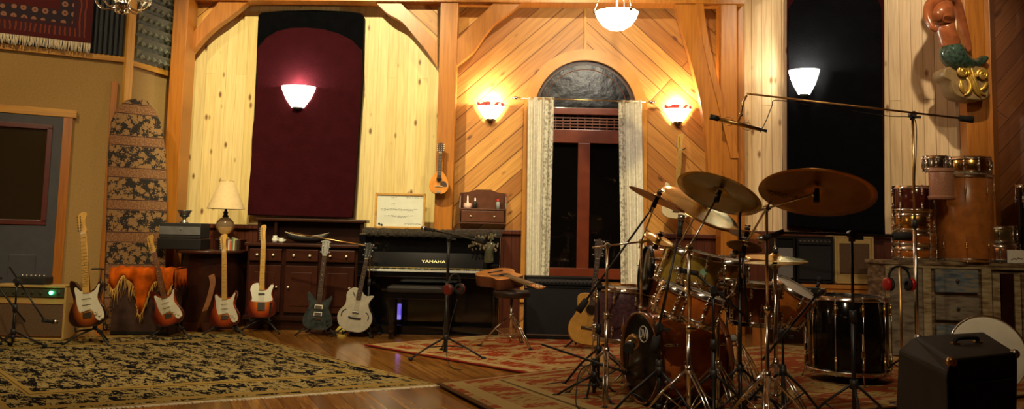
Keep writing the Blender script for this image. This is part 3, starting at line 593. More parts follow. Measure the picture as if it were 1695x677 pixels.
# ---- sideboard with hutch
X0 = -2.84; X1 = at(591, 450, 9.55).x; w_ = X1 - X0; zc_ = 0.93; dp = 0.45
T = thing('sideboard', 'long dark mahogany sideboard with white knobs and a raised back shelf, left of the piano', 'sideboard', (X0, 9.55, 0))
b = MB(); b.box((w_ / 2, dp / 2, .06), (w_ - .04, dp - .04, .12), bev=.006); b.box((w_ / 2, dp / 2 + .01, .5), (w_, dp - .02, .78), bev=.006); b.box((w_ / 2, -.005, .13), (w_ + .02, .03, .05), bev=.01); b.build('carcass', M_mahog, T)
MB().box((w_ / 2, dp / 2 - .01, zc_ - .02), (w_ + .05, dp + .04, .035), bev=.012).build('counter_top', M_mahog2, T)
b = MB(); b.box((w_ / 2, dp + .04, 1.05), (w_, .03, .24)); b.box((.02, dp - .03, 1.05), (.04, .14, .24)); b.box((w_ - .02, dp - .03, 1.05), (.04, .14, .24)); b.box((w_ * .17, dp - .03, 1.05), (.03, .14, .24)); b.build('hutch', M_mahog, T)
MB().box((w_ / 2, dp - .02, 1.185), (w_ + .06, .22, .035), bev=.012).build('hutch_top', M_mahog2, T)
for i in range(3):
    cx = w_ * (.17 + .33 * i); dw = w_ * .29
    d_ = MB().box((cx, -.005, .80), (dw, .025, .13), bev=.01).build('drawer', M_mahog2, T)
    for s in (-1, 1): MB().sphere((cx + s * dw * .25, -.03, .80), .014, 10).build('knob', M_ivory, d_)
    dr = MB(); dr.box((cx, -.003, .44), (dw, .025, .5), bev=.008); dr.box((cx, -.014, .44), (dw * .66, .02, .36), bev=.012); dr = dr.build('door', M_mahog2, T)
    MB().sphere((cx + dw * .38 * (1 if i != 1 else -1), -.03, .46), .014, 10).build('knob', M_ivory, dr)
def on(px, D, z): p = at(px, 400, D); return Vector((p.x, D, z))
for px, h, m_, lab, nm, ct in ((492, .075, M_white, 'small white porcelain jug on the sideboard counter below the maroon panel', 'jug', 'jug'), (503, .05, M_white, 'small white cup on the sideboard counter, right of the jug', 'cup', 'cup')):
    T = thing(nm, lab, ct, on(px - 37, 9.8, zc_)); MB().lathe([(.002, 0), (.024, 0), (.036, h * .45), (.02, h * .85), (.027, h), (.022, h), (.015, h * .8), (.002, h * .3)]).build('vessel', m_, T); MB().tube([(.03, 0, h * .7), (.05, 0, h * .6), (.033, 0, h * .3)], .005, 6).build('handle', m_, T)
# dark boat-shaped dish
T = thing('serving_dish', 'long dark boat-shaped wooden dish with a pale rim on the sideboard counter', 'dish', on(508, 9.72, zc_))
b = MB(); rings = []
for i in range(13):
    s = -1 + 2 * i / 12; w2 = .07 * max(0.06, (1 - s * s)) ** .6; h = .075 + .04 * s * s
    rings.append([(s * .24, -w2, h), (s * .24 * .92, -w2 * .6, h * .4), (s * .20, 0, .004 + .5 * h * s ** 4), (s * .24 * .92, w2 * .6, h * .4), (s * .24, w2, h), (s * .235, w2 * .85, h), (s * .2, 0, .025 + .5 * h * s ** 4), (s * .235, -w2 * .85, h)])
b.ringsurf(rings, closed=True); b.build('hull', M_blk, T)
b = MB(); b.tube([Vector(r[0]) + Vector((0, 0, .003)) for r in rings] + [Vector(r[4]) + Vector((0, 0, .003)) for r in rings[::-1]], .004, 6, closed=True); b.build('rim', mat('pale_rim', (.5, .42, .3), .4), T)
# ---- half-round desk
X0 = at(268, 430, 9.15).x; X1 = -2.885; cx = (X0 + X1) / 2; rw = (X1 - X0) / 2; zt2 = .84
T = thing('half_round_desk', 'dark half-round mahogany desk in the left corner under the table lamp', 'desk', (cx, 9.62, 0))
ol = [(rw * math.cos(PI + PI * i / 28), .46 * math.sin(PI + PI * i / 28)) for i in range(29)] + [(rw, .5), (-rw, .5)]
MB().prism([(x, y, zt2 - .035) for x, y in ol], (0, 0, .035), bev=.01).build('desk_top', M_mahog2, T)
ol = [(rw * .86 * math.cos(PI + PI * i / 28), .36 * math.sin(PI + PI * i / 28)) for i in range(29)] + [(rw * .86, .46), (-rw * .86, .46)]
b = MB(); b.prism([(x, y, .0) for x, y in ol], (0, 0, zt2 - .035)); b.build('desk_body', M_mahog, T)
b = MB(); b.prism([(x * 1.03, y * 1.03, 0) for x, y in ol], (0, 0, .09)); b.build('plinth', M_mahog2, T)
# raised back shelf of the desk
b = MB(); b.box((rw * .45, .12, zt2 + .105), (rw * .8, .22, .02), bev=.005); b.box((rw * .08, .12, zt2 + .048), (.02, .20, .096)); b.box((rw * .82, .12, zt2 + .048), (.02, .20, .096)); b.build('raised_shelf', M_mahog, T)
# radio / receiver box
T = thing('stereo_receiver', 'black and silver stereo unit on the half-round desk under the small silver urn', 'stereo', on(305, 9.45, zt2))
MB().box((0, 0, .06), (.46, .30, .11), bev=.008).build('base_unit', M_blk, T)
MB().box((0, .0, .20), (.44, .28, .16), bev=.01).build('upper_unit', M_blkp, T)
MB().box((0, -.142, .20), (.43, .012, .085), bev=.003).build('front_band', mat('grey_band', (.13, .13, .135), .35), T)
MB().sphere((.01, -.152, .215), .009, 8).build('dial', M_steel, T)
T = thing('silver_urn', 'small silver urn standing on top of the stereo unit', 'urn', on(303, 9.45, zt2 + .281))
MB().lathe([(.002, 0), (.045, 0), (.04, .012), (.016, .03), (.018, .05), (.045, .07), (.055, .10), (.078, .135), (.075, .138), (.045, .10), (.002, .08)]).build('bowl', M_steel, T); MB().lathe([(.046, .068), (.050, .068), (.052, .082), (.049, .082)]).build('band', M_blk, T)
# table lamp
LP = on(371, 9.74, zt2 + .1155)
T = thing('table_lamp', 'table lamp with a cream shade and a round smoky glass base on the half-round desk', 'lamp', LP)
MB().lathe([(.002, 0), (.07, 0), (.075, .012), (.03, .03), (.03, .05), (.002, .05)]).build('foot', M_blk, T)
MB().lathe([(.03, .05), (.07, .07), (.095, .11), (.10, .15), (.09, .19), (.06, .225), (.03, .24)], n=28).build('glass_globe', mat('smoky_glass', (.55, .38, .22), .05, trans=.75), T)
MB().lathe([(.03, .24), (.036, .25), (.02, .27), (.028, .29), (.014, .31), (.014, .34), (.002, .34)], n=16).build('neck', M_blk, T)
zsh = at(371, 346, 9.74).z - LP.z; zst = at(371, 300, 9.74).z - LP.z
m = bpy.data.materials.new('lamp_shade_cream'); t, ns, ls, bs = nt(m); tc = node(ns, 'ShaderNodeTexCoord'); no = node(ns, 'ShaderNodeTexNoise', Scale=30.0); ls.new(tc.outputs['Object'], no.inputs['Vector']); r = ramp(ns, [(.3, (.62, .46, .24)), (.7, (.68, .52, .29))]); ls.new(no.outputs['Fac'], r.inputs['Fac']); ls.new(r.outputs['Color'], bs.inputs['Base Color']); bs.inputs['Roughness'].default_value = .8; bs.inputs['Transmission Weight'].default_value = .0
MB().lathe([(.205, zsh), (.075, zst), (.072, zst), (.202, zsh)], n=36).build('lamp_shade', m, T)
b = MB(); b.cyl((0, 0, .30), (0, 0, zst - .01), .005); b.tube([(.074 * math.cos(i * PI / 8), .074 * math.sin(i * PI / 8), zst) for i in range(16)], .003, 5, closed=True); b.cyl((-.074, 0, zst), (.074, 0, zst), .003); b.build('shade_frame', M_brs, T)
# cassettes / books on the desk, right side
cols = [(.45, .36, .16), (.5, .42, .2), (.2, .05, .03), (.55, .5, .4), (.5, .08, .04), (.12, .16, .08), (.4, .42, .2), (.10, .06, .04)]
for i, c_ in enumerate(cols):
    px = 385 + i * 5.2; z = zt2; h = .10 + .012 * ((i * 3) % 4)
    names = ['tan', 'pale tan', 'brown', 'cream', 'red', 'dark green', 'olive', 'dark brown']
    p = Vector((-3.062 + i * .0188, 9.48, z)); T = thing('book', '%s book standing in the short row right of the lamp on the desk' % names[i], 'book', p, group='books on the half-round desk')
    MB().box((0, .0, h / 2), (.0175, .10, h), bev=.002).build('cover', mat('book_' + names[i].replace(' ', '_'), c_, .6), T); MB().box((0, .001, h / 2 + .0015), (.013, .099, h), ).build('pages', mat('paper', (.7, .64, .48), .9), T)
# ---- piano
PX0, PX1, PF = -1.60, -.10, 9.62
w_ = PX1 - PX0; hp = 1.10
T = thing('upright_piano', 'glossy black upright piano with the lid open, against the wall below the whiteboard', 'piano', (PX0, PF, 0))
b = MB(); b.box((w_ / 2, .30, .55), (w_, .50, 1.02), bev=.006); b.box((w_ / 2, .02, .33), (w_ - .1, .06, .55), bev=.006); b.box((.035, .03, .55), (.07, .62, 1.0), bev=.01); b.box((w_ - .035, .03, .55), (.07, .62, 1.0), bev=.01); b.box((w_ / 2, .03, .05), (w_, .55, .1), bev=.01); b.build('case', M_black, T)
MB().box((w_ / 2, .28, hp - .02), (w_ + .03, .58, .035), bev=.008).build('top_lid', M_black, T)
MB().box((w_ / 2, -.14, .635), (w_, .36, .06), bev=.01).build('key_bed', M_black, T)
for x in (.05, w_ - .05):
    MB().box((x, -.15, .70), (.10, .34, .12), bev=.02).build('cheek', M_black, T)
    MB().lathe([(.025, .1), (.022, .2), (.035, .4), (.03, .6)], c=(x, -.26, 0)).build('leg', M_black, T)
b = MB(); kw = (w_ - .22) / 52
for i in range(52): b.box((.11 + kw * (i + .5), -.235, .672), (kw * .93, .15, .022), bev=.002)
b.build('white_keys', M_white, T)
b = MB()
for i in range(51):
    if i % 7 not in (1, 4): b.box((.11 + kw * (i + 1), -.19, .688), (kw * .55, .10, .018), bev=.002)
b.build('black_keys', M_blk, T)
MB().prism([(.1, -.075, .70), (.1, -.045, .70), (.1, -.02, .86), (.1, -.04, .86)], (w_ - .2, 0, 0)).build('fall_board', M_black, T)
MB().box((w_ / 2, -.112, .695), (w_ - .22, .012, .012)).build('key_felt', mat('gold_felt', (.45, .33, .10), .5, .4), T)
text_mesh('maker_lettering', 'YAMAHA', .042, mat('gold_letter', (.8, .68, .35), .3, .5), T, (w_ * .52, -.0685, .765), (PI / 2 - math.atan2(.035, .16), 0, 0), sx=1.5)
for i in range(3): b = MB(); b.prism([(w_ / 2 + (i - 1) * .13 - .02, -.12, .06), (w_ / 2 + (i - 1) * .13 + .02, -.12, .06), (w_ / 2 + (i - 1) * .13 + .013, .0, .065), (w_ / 2 + (i - 1) * .13 - .013, .0, .065)], (0, 0, .012), bev=.003); b.build('pedal', M_brs, T)
MB().box((.42, -.03, .22), (.05, .03, .17), bev=.005).build('humidifier_light', emis('blue_light', (.08, .04, 1), .45), T)
# lace runner
b = MB(); r = random.Random(11); n = 60; L = w_ + .02; rings = []
for i in range(n + 1):
    x = -.01 + L * i / n; rr = lambda: r.uniform(-.006, .012)
    rings.append([(x, -.035, hp - .07 + .012 * math.sin(i * 1.6)), (x, -.03, hp + .004), (x, .1, hp + .008 + rr()), (x, .3, hp + .008 + rr()), (x, .3, hp + .002), (x, .1, hp + .001), (x, -.02, hp - .0), (x, -.029, hp - .07)])
b.ringsurf(rings, closed=True)
m = mat('brown_lace', (.055, .042, .03), .95, var=.8, scale=60, bump=1)
o = b.build('lace_runner', m); o.location = (PX0, PF, 0); tag(o, 'dark lace runner draped along the top of the black piano', 'runner')
# whiteboard
zb_ = hp + .012; pl = at(620, 381, 9.98); pr_ = at(703, 383, 9.98); ww = pr_.x - pl.x; wh = at(662, 320, 9.98).z - zb_
T = thing('whiteboard', 'framed whiteboard with handwritten notes standing on the piano', 'whiteboard', (pl.x, 9.93, zb_ - .0), (math.radians(-4), 0, 0))
MB().box((ww / 2, .008, wh / 2), (ww, .012, wh)).build('writing_surface', mat('board_white', (.72, .72, .62), .45, var=.04), T)
b = MB()
for c_, d_ in (((ww / 2, 0, .012), (ww, .028, .024)), ((ww / 2, 0, wh - .012), (ww, .028, .024)), ((.012, 0, wh / 2), (.024, .028, wh)), ((ww - .012, 0, wh / 2), (.024, .028, wh))): b.box(c_, d_, bev=.003)
b.build('frame', M_trim, T)
b = MB(); r = random.Random(21)
for (x0, x1, z) in ((.30, .42, .88), (.62, .9, .88), (.32, .38, .70), (.12, .85, .55), (.12, .75, .52), (.2, .72, .36), (.35, .6, .33), (.6, .9, .14)):
    x = x0
    while x < x1:
        l_ = r.uniform(.02, .05); k = int(4 + l_ * 40)
        b.tube([(ww * (x + l_ * j / k), .0, wh * (z + r.uniform(-.018, .018))) for j in range(k + 1)], .0014, 4); x += l_ + r.uniform(.01, .025)
b.build('handwriting', mat('marker_ink', (.10, .11, .13), .6), T)
for x, z in ((.1, .13), (.15, .10)): MB().cyl((ww * x, .0, wh * z), (ww * x, -.008, wh * z), .012, n=14).build('magnet', M_blkp, T)
# dried flowers in a glass vase on piano's right end
p = Vector((at(818, 400, 9.8).x, 9.78, hp + .012))
T = thing('flower_vase', 'clear glass vase of dried stems standing on the right end of the piano', 'vase', (p.x - .03, 9.35 + .05, .765)) if False else thing('flower_vase', 'glass vase of dried stems on a small table at the right end of the piano', 'vase', (at(810, 420, 9.40).x, 9.40, .772))
MB().lathe([(.002, 0), (.055, 0), (.06, .02), (.05, .12), (.065, .22), (.06, .22), (.045, .12), (.002, .015)], n=20).build('vase', mat('green_glass', (.25, .24, .14), .08, trans=.6), T)
r = random.Random(8)
for i in range(16):
    a = r.uniform(0, 2 * PI); L = r.uniform(.22, .32); sp_ = r.uniform(.05, .22); b = MB()
    e = Vector((math.cos(a) * sp_, math.sin(a) * sp_ * .6, L - sp_ * .35)); pts_ = [(0, 0, .02), (e.x * .3, e.y * .3, L * .55), (e.x * .8, e.y * .8, e.z + .02), e]
    b.tube(crom(pts_, 3, False), .003, 5)
    for k in range(7):
        q = e + Vector((r.uniform(-.035, .035), r.uniform(-.03, .03), r.uniform(-.05, .025))); b.sphere(q, r.uniform(.007, .013), 6, sc=(1, 1, 1.6))
    b.build('dried_stem', mat('dried_stem_%d' % (i % 3), ((.20, .17, .10), (.32, .27, .18), (.12, .10, .06))[i % 3], .9), T)
# bench
xa = at(643, 475, 9.05).x; xb_ = at(748, 475, 9.05).x; w_ = xb_ - xa
T = thing('piano_bench', 'low black padded piano bench in front of the black piano', 'bench', (xa, 8.95, 0))
MB().box((w_ / 2, .16, .50), (w_, .34, .06), bev=.018).build('seat', mat('bench_vinyl', (.016, .013, .012), .45), T); MB().box((w_ / 2, .16, .44), (w_ - .04, .30, .07), bev=.005).build('apron', M_black, T)
for x in (.05, w_ - .05):
    for y in (.04, .29): MB().prism([(x - .022, y - .022, .41), (x + .022, y - .022, .41), (x + .022, y + .022, .41), (x - .022, y + .022, .41)], (0, 0, -.41)).build('leg', M_black, T)
# ---- amp head + cab under window
M_tolex = mat('black_tolex', (.007, .007, .008), .6, var=.3, scale=120, bump=.4, spec=.25); M_grill = mat('dark_grille_cloth', (.022, .022, .026), .9, var=.25, scale=160, bump=.5)
xa = at(868, 500, 9.15).x; xb_ = at(990, 500, 9.15).x; w_ = xb_ - xa; zt3 = at(930, 474, 9.15).z
def amp(name, label, loc, w, d, h, tolex, grille, panel=None, knobs=0, handle=True, inset=.03, rotz=0, corners=M_chr, gband=(0.0, 1.0), feet=True, piping=None, rot=None, knobm=None):
    T = thing(name, label, 'amplifier', loc, rot or (0, 0, rotz)); fz = .012 if feet else 0
    b = MB(); t_ = .02; hh = h - fz
    b.box((w / 2, d / 2 + .01, fz + hh / 2), (w - .01, d - .02, hh - .01)); b.box((w / 2, d / 2, fz + t_ / 2), (w, d, t_), bev=.006); b.box((w / 2, d / 2, h - t_ / 2), (w, d, t_), bev=.006); b.box((t_ / 2, d / 2, fz + hh / 2), (t_, d, hh), bev=.006); b.box((w - t_ / 2, d / 2, fz + hh / 2), (t_, d, hh), bev=.006)
    b.build('cabinet', tolex, T)
    z0 = fz + t_ + hh * gband[0]; z1 = fz + hh * gband[1] - t_
    MB().box((w / 2, .012, (z0 + z1) / 2), (w - 2 * t_ - .004, .014, z1 - z0), bev=.004).build('grille', grille, T)
    if piping:
        b = MB(); x0, x1 = t_ + .004, w - t_ - .004; b.tube([(x0, .004, z0), (x1, .004, z0), (x1, .004, z1), (x0, .004, z1)], .004, 6, closed=True); b.build('piping', piping, T)
    if panel:
        pz0, pz1, pm = panel; c_ = MB().box((w / 2, .010, (pz0 + pz1) / 2), (w - 2 * t_ - .004, .012, pz1 - pz0), bev=.002).build('control_panel', pm, T)
        for i in range(knobs):
            kx = w * .1 + w * .8 * i / max(1, knobs - 1); MB().cyl((kx, .004, (pz0 + pz1) / 2), (kx, -.012, (pz0 + pz1) / 2), .011, .009, 12).build('knob', knobm or M_steel, c_)
    if handle: b = MB(); b.tube(crom([(w / 2 - .11, d / 2, h), (w / 2 - .09, d / 2, h + .022), (w / 2 + .09, d / 2, h + .022), (w / 2 + .11, d / 2, h)], 4, False), .009, 8); b.build('handle', M_blkp, T)
    if corners:
        b = MB()
        for x in (.012, w - .012):
            for z in (fz + .012, h - .012): b.box((x, .010, z), (.030, .030, .030), bev=.008)
        b.build('corner_cap', corners, T)
    if feet:
        for x in (.04, w - .04):
            for y in (.04, d - .04): MB().cyl((x, y, 0), (x, y, .014), .015, n=10).build('foot', M_rub, T)
    return T
amp('bass_cabinet', 'large dark speaker cabinet under the window, below the amp head', (xa, 9.15, 0), w_, .38, zt3, M_tolex, M_grill, handle=False, piping=None)
MB().box((w_ / 2, -.004, .06), (w_ - .06, .008, .012)).build('trim_strip', M_steel, bpy.data.objects['bass_cabinet'])
hh = at(930, 459, 9.15).z - zt3
amp('amp_head', 'black amplifier head with a row of knobs on the speaker cabinet under the window', (xa, 9.15, zt3), w_, .32, hh, M_tolex, M_grill, panel=(.035, hh - .02, mat('panel_grey', (.06, .065, .07), .4)), knobs=16, handle=False, corners=None)
# tweed amp left
M_tweed = mat('tweed', (.46, .29, .085), .7, var=.25, scale=150, bump=.3); M_brgr = mat('brown_grille', (.13, .075, .04), .9, var=.3, scale=150, bump=.4)
p0 = G(106, 566); zta = at(60, 472, p0.y).z
T = amp('tweed_amplifier', 'tweed guitar combo amplifier with a green pilot light in front of the door', (p0.x - .72, p0.y - .02, 0), .72, .26, zta, M_tweed, M_brgr, panel=(zta - .105, zta - .03, mat('panel_olive', (.07, .07, .045), .35, .3)), knobs=8, handle=False, corners=None, gband=(0.04, .70), piping=mat('oxblood', (.2, .05, .03), .5))
MB().sphere((.72 * .88 - .05, -.012, zta - .065), .018, 12).build('pilot_light', emis('green_jewel', (.05, 1, .35), 10), T)
b = MB()
for i in range(40): b.box((.02 + .68 * i / 39, .02, zta + .001), (.009, .03, .006), bev=.002)
b.build('top_edge_stitching', mat('cream_welt', (.6, .5, .26), .7), T)
T = thing('small_mixer', 'small dark box with knobs lying on top of the tweed amplifier', 'mixer', (p0.x - .34, p0.y + .06, zta + .006))
MB().box((0, 0, .035), (.26, .16, .07), bev=.015).build('case', M_blkp, T)
for i in range(6): MB().cyl((-.10 + .04 * i, -.04, .068), (-.10 + .04 * i, -.04, .088), .010, n=10).build('knob', M_steel, T)
# shawl-draped case
pA = G(180, 552); pB_ = G(268, 550)
D_ = 8.78; xa = at(182, 500, D_).x; xb_ = at(284, 500, D_).x; w_ = xb_ - xa; hz_ = at(230, 446, D_).z
T = thing('equipment_trunk', 'square dark brown trunk under an orange fringed shawl', 'trunk', (xa, D_, 0))
MB().box((w_ / 2, .16, hz_ / 2 - .01), (w_ - .03, .30, hz_ - .02), bev=.008).build('box', mat('trunk_brown', (.055, .025, .018), .7, var=.3), T)
b = MB(); b.box((w_ / 2, -.004, hz_ - .04), (w_ - .05, .012, .03), bev=.003); b.box((w_ / 2, -.004, .03), (w_ - .05, .012, .03), bev=.003); b.build('edge_band', M_blk, T)
m = mat('orange_shawl', (.55, .10, .004), .8, var=.55, scale=8, sheen=.02, spec=.1)
T = thing('fringed_shawl', 'orange fringed shawl draped over the dark trunk in the left corner', 'shawl', (xa, D_, 0))
b = MB(); r = random.Random(4); N = 44
def drop(s): return .10 + .05 * math.sin(s * 9 + 1) + (.42 * math.exp(-((s - .50) / .09) ** 2)) + .05 * math.sin(s * 23) + .14 * max(0, s - .75) * 3
top = []; 
rings = []
for i in range(N + 1):
    s = i / N; x = -.012 + (w_ + .024) * s; f_ = .012 * math.sin(s * 40); d_ = drop(s)
    rings.append([(x, .33, hz_ - .12), (x, .325, hz_ + .002 + f_ * .3), (x, .2, hz_ + .015 + f_), (x, .0, hz_ + .008 + f_ * .5), (x, -.014 - abs(f_), hz_ - .02), (x, -.02 - abs(f_) * 1.3, hz_ - d_ * .55), (x, -.022 + f_, hz_ - d_)])
b.ringsurf(rings, closed=False, caps=False)
for sx, x in ((-1, -.014), (1, w_ + .014)):
    b.ringsurf([[(x, .33 * k / 10, hz_ + .006), (x + sx * .008, .33 * k / 10, hz_ - .08), (x + sx * .012, .33 * k / 10, hz_ - .16 - .03 * math.sin(k * 2))] for k in range(11)], closed=False, caps=False)
o = b.build('cloth', m, T, fix=False); sm = o.modifiers.new('thickness', 'SOLIDIFY'); sm.thickness = .004
b = MB()
for i in range(90):
    s = (i + .5) / 90; x = -.012 + (w_ + .024) * s; d_ = drop(s); L = .03 + r.uniform(0, .07) + .12 * (.1 < s < .38) * (i % 3 == 0)
    b.tube([(x, -.022, hz_ - d_ + .004), (x + r.uniform(-.008, .008), -.028, hz_ - d_ - L * .5), (x + r.uniform(-.012, .012), -.024, max(.01, hz_ - d_ - L))], .0035, 5)
b.build('fringe', mat('gold_fringe', (.60, .34, .08), .7), T)
# ------------------------------------------------------------------ guitars
def sunburst(name, inner, mid, outer, cz=.17, rx=.155, rz=.2):
    if name in MATS: return MATS[name]
    m = bpy.data.materials.new(name); t, ns, ls, bs = nt(m)
    tc = node(ns, 'ShaderNodeTexCoord'); mp = node(ns, 'ShaderNodeMapping'); mp.inputs['Location'].default_value = (0, 0, -cz / rz); mp.inputs['Scale'].default_value = (1 / rx, 0.01, 1 / rz)
    ls.new(tc.outputs['Object'], mp.inputs['Vector']); vl = node(ns, 'ShaderNodeVectorMath', operation='LENGTH'); ls.new(mp.outputs[0], vl.inputs[0])
    r = ramp(ns, [(.30, inner), (.62, mid), (.88, outer)]); ls.new(vl.outputs['Value'], r.inputs['Fac'])
    ls.new(r.outputs['Color'], bs.inputs['Base Color']); bs.inputs['Roughness'].default_value = .18; bs.inputs['Coat Weight'].default_value = .8; MATS[name] = m; return m
M_maple = mat('maple_neck', (.62, .36, .09), .3, var=.1, coat=.4); M_rose = mat('rosewood', (.06, .028, .015), .45, var=.2)
M_fret = M_steel; M_pick = mat('cream_pickguard', (.68, .64, .50), .3, var=.04); M_pickw = mat('white_pickguard', (.72, .72, .62), .3, var=.04)
SB = sunburst('sunburst_three_tone', (.50, .17, .025), (.26, .055, .010), (.02, .007, .005))
SB2 = sunburst('sunburst_cherry', (.55, .17, .025), (.34, .05, .012), (.07, .010, .006))
M_prs = mat('smoky_green_gloss', (.045, .055, .055), .12, var=.5, scale=22, coat=1); M_t5 = mat('silver_white_top', (.52, .50, .40), .3, var=.12, scale=20, coat=.3)
M_spr = mat('amber_spruce', (.74, .42, .085), .28, var=.12, scale=18, coat=.5); M_cream = mat('cream_body', (.68, .58, .36), .25, var=.05, coat=.5); M_oran = mat('orange_spruce', (.70, .27, .05), .25, var=.15, scale=18, coat=.5)
OUT = {
 'strat': [(0, 0), (.08, .003), (.14, .035), (.158, .085), (.148, .14), (.118, .19), (.108, .235), (.125, .29), (.138, .335), (.125, .372), (.105, .362), (.082, .325), (.05, .305), (.028, .303), (-.028, .303), (-.045, .318), (-.068, .352), (-.10, .395), (-.132, .405), (-.142, .372), (-.132, .315), (-.118, .262), (-.118, .215), (-.145, .165), (-.163, .10), (-.148, .045), (-.09, .006)],
 'tele': [(0, 0), (.08, .003), (.135, .03), (.158, .085), (.152, .14), (.125, .19), (.113, .24), (.125, .29), (.133, .335), (.112, .362), (.085, .345), (.062, .312), (.028, .303), (-.028, .335), (-.035, .372), (-.085, .386), (-.125, .37), (-.145, .33), (-.138, .28), (-.118, .235), (-.122, .19), (-.15, .14), (-.16, .085), (-.138, .03), (-.08, .003)],
 'prs': [(0, 0), (.08, .004), (.14, .04), (.158, .09), (.145, .15), (.112, .21), (.106, .25), (.12, .295), (.132, .34), (.122, .362), (.098, .34), (.06, .312), (.028, .305), (-.028, .305), (-.05, .325), (-.09, .365), (-.122, .388), (-.132, .36), (-.118, .295), (-.106, .25), (-.112, .21), (-.145, .15), (-.158, .09), (-.14, .04), (-.08, .004)],
 't5': [(0, 0), (.09, .006), (.165, .06), (.198, .14), (.185, .215), (.14, .28), (.125, .335), (.14, .375), (.165, .425), (.14, .43), (.09, .415), (.05, .43), (.028, .455), (-.028, .485), (-.08, .485), (-.125, .45), (-.145, .40), (-.135, .34), (-.14, .28), (-.185, .215), (-.198, .14), (-.165, .06), (-.09, .006)],
 'dread': [(0, 0), (.09, .004), (.16, .04), (.198, .115), (.195, .19), (.165, .25), (.142, .30), (.138, .35), (.148, .41), (.14, .455), (.10, .482), (.03, .49), (-.03, .49), (-.10, .482), (-.14, .455), (-.148, .41), (-.138, .35), (-.142, .30), (-.165, .25), (-.195, .19), (-.198, .115), (-.16, .04), (-.09, .004)],
 'mando': [(0, 0), (.06, .004), (.11, .04), (.128, .10), (.118, .165), (.085, .235), (.045, .285), (.02, .30), (-.02, .30), (-.045, .285), (-.085, .235), (-.118, .165), (-.128, .10), (-.11, .04), (-.06, .004)],
}
def guitar(name, label, style, loc, rot=(0, 0, 0), s=1.0, bodym=SB, neckm=M_maple, headm=None, guardm=M_pick, quat=None, sidem=None, capo=None, cat='guitar'):
    T = thing(name, label, cat, loc, rot, quat=quat); headm = headm or neckm
    th = {'strat': .044, 'tele': .044, 'prs': .044, 't5': .06, 'dread': .11, 'mando': .06}[style]
    nut = {'strat': .795, 'tele': .795, 'prs': .78, 't5': .83, 'dread': .83, 'mando': .54}[style]; hl = {'strat': .185, 'tele': .19, 'prs': .17, 't5': .19, 'dread': .20, 'mando': .14}[style]
    jz = {'strat': .285, 'tele': .29, 'prs': .27, 't5': .36, 'dread': .37, 'mando': .20}[style]; f = -th / 2
    k = s
    V = lambda x, y, z: (x * k, y * k, z * k)
    out = crom([(x, z) for x, z in OUT[style]], 4)
    b = MB(); b.prism([V(x, f, z) for x, z in out], V(0, th, 0), bev=.006 * k, mi=0, side=1); body = b.build('body', [bodym, sidem or bodym], T)
    # neck + fingerboard
    b = MB(); n0, n1 = .028, .0215
    b.prism([V(-n0, f - .004, jz), V(n0, f - .004, jz), V(n1, f - .004, nut), V(-n1, f - .004, nut)], V(0, .022, 0), bev=.002 * k); b.build('neck', neckm, T)
    b = MB().prism([V(-n0, f - .010, jz), V(n0, f - .010, jz), V(n1, f - .010, nut), V(-n1, f - .010, nut)], V(0, .006, 0))
    bz = {'strat': .115, 'tele': .115, 'prs': .12, 't5': .15, 'dread': .155, 'mando': .10}[style]
    sl = nut - bz
    for i in range(1, 20):
        z = nut - sl * (1 - 2 ** (-i / 12))
        if z < jz + .005: break
        wz = n0 + (n1 - n0) * (z - jz) / (nut - jz); b.box(V(0, f - .0108, z), V(2 * wz, .0015, .0022), mi=1)
    for i in (3, 5, 7, 9, 12, 15): 
        z = nut - sl * (1 - 2 ** (-(i - .5) / 12))
        if z > jz: b.cyl(V(0, f - .010, z), V(0, f - .0112, z), .0035 * k, n=8, mi=2)
    b.build('fingerboard', [neckm if neckm != M_spr else M_rose, M_fret, M_blk if neckm is M_maple else M_ivory], T)
    # headstock
    z = nut
    if style in ('strat', 'tele'):
        hs = [(-.021, z), (.021, z), (.026, z + .02), (.03, z + .03), (.020, z + .05), (.022, z + .12), (.034, z + .15), (.036, z + .172), (.018, z + .186), (-.012, z + .184), (-.036, z + .165), (-.040, z + .13), (-.034, z + .03), (-.024, z + .012)]
        if style == 'tele': hs = [(-.021, z), (.021, z), (.020, z + .03), (.018, z + .12), (.026, z + .15), (.022, z + .182), (-.005, z + .188), (-.028, z + .175), (-.036, z + .13), (-.032, z + .03)]
        tun = [(-.045, z + .03 + .024 * i) for i in range(6)]; pegs = [(-.018, z + .03 + .024 * i) for i in range(6)]
    else:
        w_ = .036 if style != 'mando' else .032
        hs = [(-.021, z), (.021, z), (w_, z + .03), (w_ + .004, z + hl * .92), (.012, z + hl * .96), (0, z + hl), (-.012, z + hl * .96), (-w_ - .004, z + hl * .92), (-w_, z + .03)]
        n = 3 if style != 'mando' else 4; st = (hl - .06) / (n - 1)
        tun = [(sx * (w_ + .012), z + .035 + st * i) for sx in (-1, 1) for i in range(n)]; pegs = [(sx * (w_ - .016), z + .035 + st * i) for sx in (-1, 1) for i in range(n)]
    hd = MB().prism([V(x, f - .002, zz) for x, zz in (crom(hs, 2) if style in ('strat', 'tele') else hs)], V(0, .014, 0), bev=.002 * k).build('headstock', headm, T)
    for (tx, tz), (qx, qz) in zip(tun, pegs):
        b = MB(); b.cyl(V(qx, f + .004, tz), V(tx, f + .004, tz), .003 * k, n=6); b.box(V(tx, f + .004, tz), V(.012, .006, .013), bev=.002 * k); b.cyl(V(qx, f - .002, qz), V(qx, f - .012, qz), .004 * k, n=8); b.build('tuning_peg', M_steel if style != 'mando' else M_ivory, hd)
    MB().box(V(0, f - .011, nut), V(.043, .006, .005)).build('nut', M_ivory, T)
    # strings
    b = MB(); ns_ = 6
